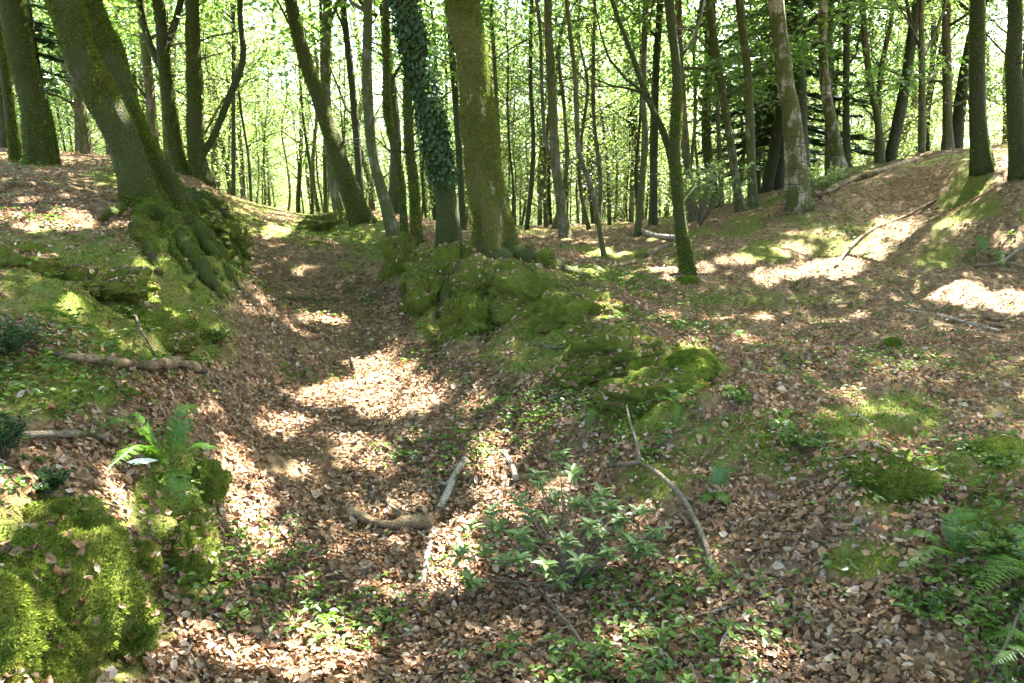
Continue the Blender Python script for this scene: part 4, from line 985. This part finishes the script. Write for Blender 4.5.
fern((1040,590), [(965,560,.1),(975,575,-.1),(1000,530,.5),(965,600,-.3)], 'fern leaning in from the right edge above the bottom corner', .09, seed=3, arch=.12)
fern((1045,680), [(985,640,.0),(990,665,-.1),(1010,610,.3)], 'fern in the bottom right corner', .09, seed=4, arch=.1)
fern((715,492), [(688,478,.02),(745,468,.1),(700,505,-.15),(728,505,-.2),(722,462,.3)], 'small broad-leaved fern beside the forked stick on the slope', .07, seed=5, arch=.05)
fern((600,410), [(575,405,.0),(585,432,-.2),(625,415,0),(605,392,.2)], 'small fern below the moss humps of the ridge flank', .06, seed=6, arch=.05)
fern((780,420), [(760,412,0),(800,410,.1),(772,430,-.15),(792,432,-.15)], 'small fern high on the right slope under the leafy plateau', .06, seed=7, arch=.05)
fern((680,405), [(650,400,0),(665,388,.2),(700,410,-.1),(675,425,-.2)], 'small fern at the foot of the bright moss cushion', .06, seed=8, arch=.05)
fern((985,255), [(960,262,0),(1010,248,.3),(975,240,.3),(1005,268,-.2)], 'fern growing on the hillside at the right edge', .16, seed=9, arch=.2)
fern((600,572), [(575,590,-.1),(630,588,-.1)], 'tiny fern in the shade under the laurel sapling', .04, seed=12, arch=.04)
# laurel sapling
def whorl(c, rng, n, L, up):
    cs, ds, ns = [], [], []
    for i in range(n):
        a = i*2.4+rng.uniform(-.3, .3); el = rng.uniform(-.15, .55)
        d = np.array([math.cos(a)*math.cos(el), math.sin(a)*math.cos(el), math.sin(el)]); l = L*rng.uniform(.7, 1.1)
        cs.append(c+d*l*.55); ds.append(d); ns.append(unit(np.array([0, 0, 1.])-d*d[2])); 
    return np.array(cs), np.array(ds), np.array(ns)
g = ground(572, 590); rng = np.random.default_rng(9)
lt = thing('laurel_sapling', g, 'young laurel bush with whorls of glossy leaves growing on the path edge', 'shrub')
mb = MB(); CS, DS, NS = [], [], []
for (px, py, dd) in [(572,468,.25),(540,480,.2),(518,495,.1),(602,486,.2),(640,505,.15),(655,528,.0),(635,540,-.1),(498,522,.05),(470,520,.1),(460,548,0),(470,575,-.1),
                     (520,530,-.05),(548,515,.05),(566,535,-.1),(590,520,0),(608,548,-.15),(580,556,-.2),(545,560,-.2),(620,515,.1),(555,492,.25),(590,500,.15),(530,510,.1),(505,555,-.1),(485,545,.0),(536,470,.3),(560,450,.3),(625,530,0),(575,500,.15),(600,530,.05),(520,555,-.15),(492,505,.1),(645,545,-.1),(560,575,-.2),(530,540,0),(610,500,.2)]:
    e = at(px, py+4, d=g[1]+dd); e[2] = max(e[2], gz(e[0], e[1])+.05)
    mid = (g+e)/2+rng.normal(size=3)*.02; mid[2] = g[2]*.35+e[2]*.65
    tube(mb, [g, mid, e], [.006, .004, .002], 5, .05, .1, 14)
    for lv in (0, -.025):
        a, b, c_ = whorl(e+[0, 0, lv], rng, int(rng.integers(4, 9)), .068*rng.uniform(.6, 1.15), .3); CS.append(a); DS.append(b); NS.append(c_)
obj('stem', mb.get('stem', BARK['stick'], True, g), lt)
CS, DS, NS = map(np.vstack, (CS, DS, NS)); L = R.uniform(.06, .09, len(CS))
V, F4, F3 = leafshape(CS, DS, unit(NS+R.normal(size=NS.shape)*.12), L, L*.34, np.full(len(L), -.14))
obj('leaves', mesh('leaves', V-g, [F4, F3], RHODO, False), lt)
def shrub(px, py, w_, h, n, label, seed, leafm=IVY, L0=.03, name='small_shrub', cat='shrub', grp=None, stem=.003):
    g = ground(px, py); rng = np.random.default_rng(seed); t = thing(name, g, label, cat, grp); mb = MB(); c, d = [], []
    for i in range(n):
        a = rng.uniform(0, 6.28); rr = w_*math.sqrt(rng.random()); e = g+np.array([math.cos(a)*rr, math.sin(a)*rr, h*rng.uniform(.5, 1)]); mid = (g+e)/2+[0, 0, h*.12]
        tube(mb, [g, mid, e], [stem, stem*.7, stem*.4], 4, .08, 0)
        for s in np.linspace(.4, 1, 9):
            p = (mid*(1-s)*2+g*(2*s-1)*0+e*(2*s-1)) if s > .5 else mid*(2*s)+g*(1-2*s)
            p = g*(1-s)**2+2*mid*s*(1-s)+e*s*s
            for q in range(2): dd = rdir(1, rng)[0]; dd[2] = abs(dd[2])*.4; dd = unit(dd); c.append(p+dd*L0*.5); d.append(dd)
    c, d = np.array(c), np.array(d); n_ = unit(np.array([0, 0, 1.])+rng.normal(size=c.shape)*.35); n_ = unit(n_-d*(n_*d).sum(-1, keepdims=True)); L = L0*rng.uniform(.7, 1.2, len(c))
    obj('stem', mb.get('stem', BARK['stick'], True, g), t); V, F4, F3 = leafshape(c, d, n_, L, L*.5, np.full(len(c), -.05)); obj('leaves', mesh('leaves', V-g, [F4, F3], leafm, False), t)
shrub(5, 465, .09, .20, 26, 'dark glossy-leaved little shrub at the left edge, level with the fern', 1)
shrub(48, 500, .09, .09, 18, 'low dark-leaved seedling clump above the corner mound', 2)
shrub(12, 362, .20, .18, 40, 'dark thin-leaved shrub at the left edge behind the half-mossy branch', 3)
shrub(215, 345, .15, .12, 16, 'small leafy seedling clump at the foot of the left bank', 4, COVERM)
shrub(800, 452, .16, .10, 18, 'leafy seedling clump halfway up the right slope', 5, COVERM)
shrub(740, 405, .12, .10, 14, 'leafy seedlings right of the bright moss cushion', 6, COVERM)
shrub(1000, 560, .18, .12, 26, 'leafy clump under the fern at the right edge', 7, COVERM)
shrub(930, 620, .15, .08, 16, 'low leafy clump at the bottom right below the three-frond fern', 8, COVERM)
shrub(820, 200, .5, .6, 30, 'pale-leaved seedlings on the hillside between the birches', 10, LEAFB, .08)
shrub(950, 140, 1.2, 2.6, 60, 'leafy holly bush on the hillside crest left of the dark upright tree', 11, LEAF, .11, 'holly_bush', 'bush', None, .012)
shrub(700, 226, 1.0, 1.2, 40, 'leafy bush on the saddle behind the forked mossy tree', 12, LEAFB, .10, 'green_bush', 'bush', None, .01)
# leaf beside the fern, its sun glare painted on as white colour
g = ground(143, 476); g[2] += .055
n1 = unit(np.array([[.25, -.35, 1.]])); V, F4, F3 = leafshape(g[None], unit(np.array([[1., .15, .0]])), n1, np.array([.13]), np.array([.045]), np.array([.12]))
GLARE = leafmat('glare_white_leaf', [(.65, .66, .62), (.7, .7, .66)], .2, (1, 1, 1), gloss=.12)
lo = obj('glare_leaf', mesh('glare_leaf', V-g, [F4, F3], GLARE, True)); lo.location = tuple(g)
lo['label'] = 'leaf painted white for its sun glare beside the fern'; lo['category'] = 'leaf'
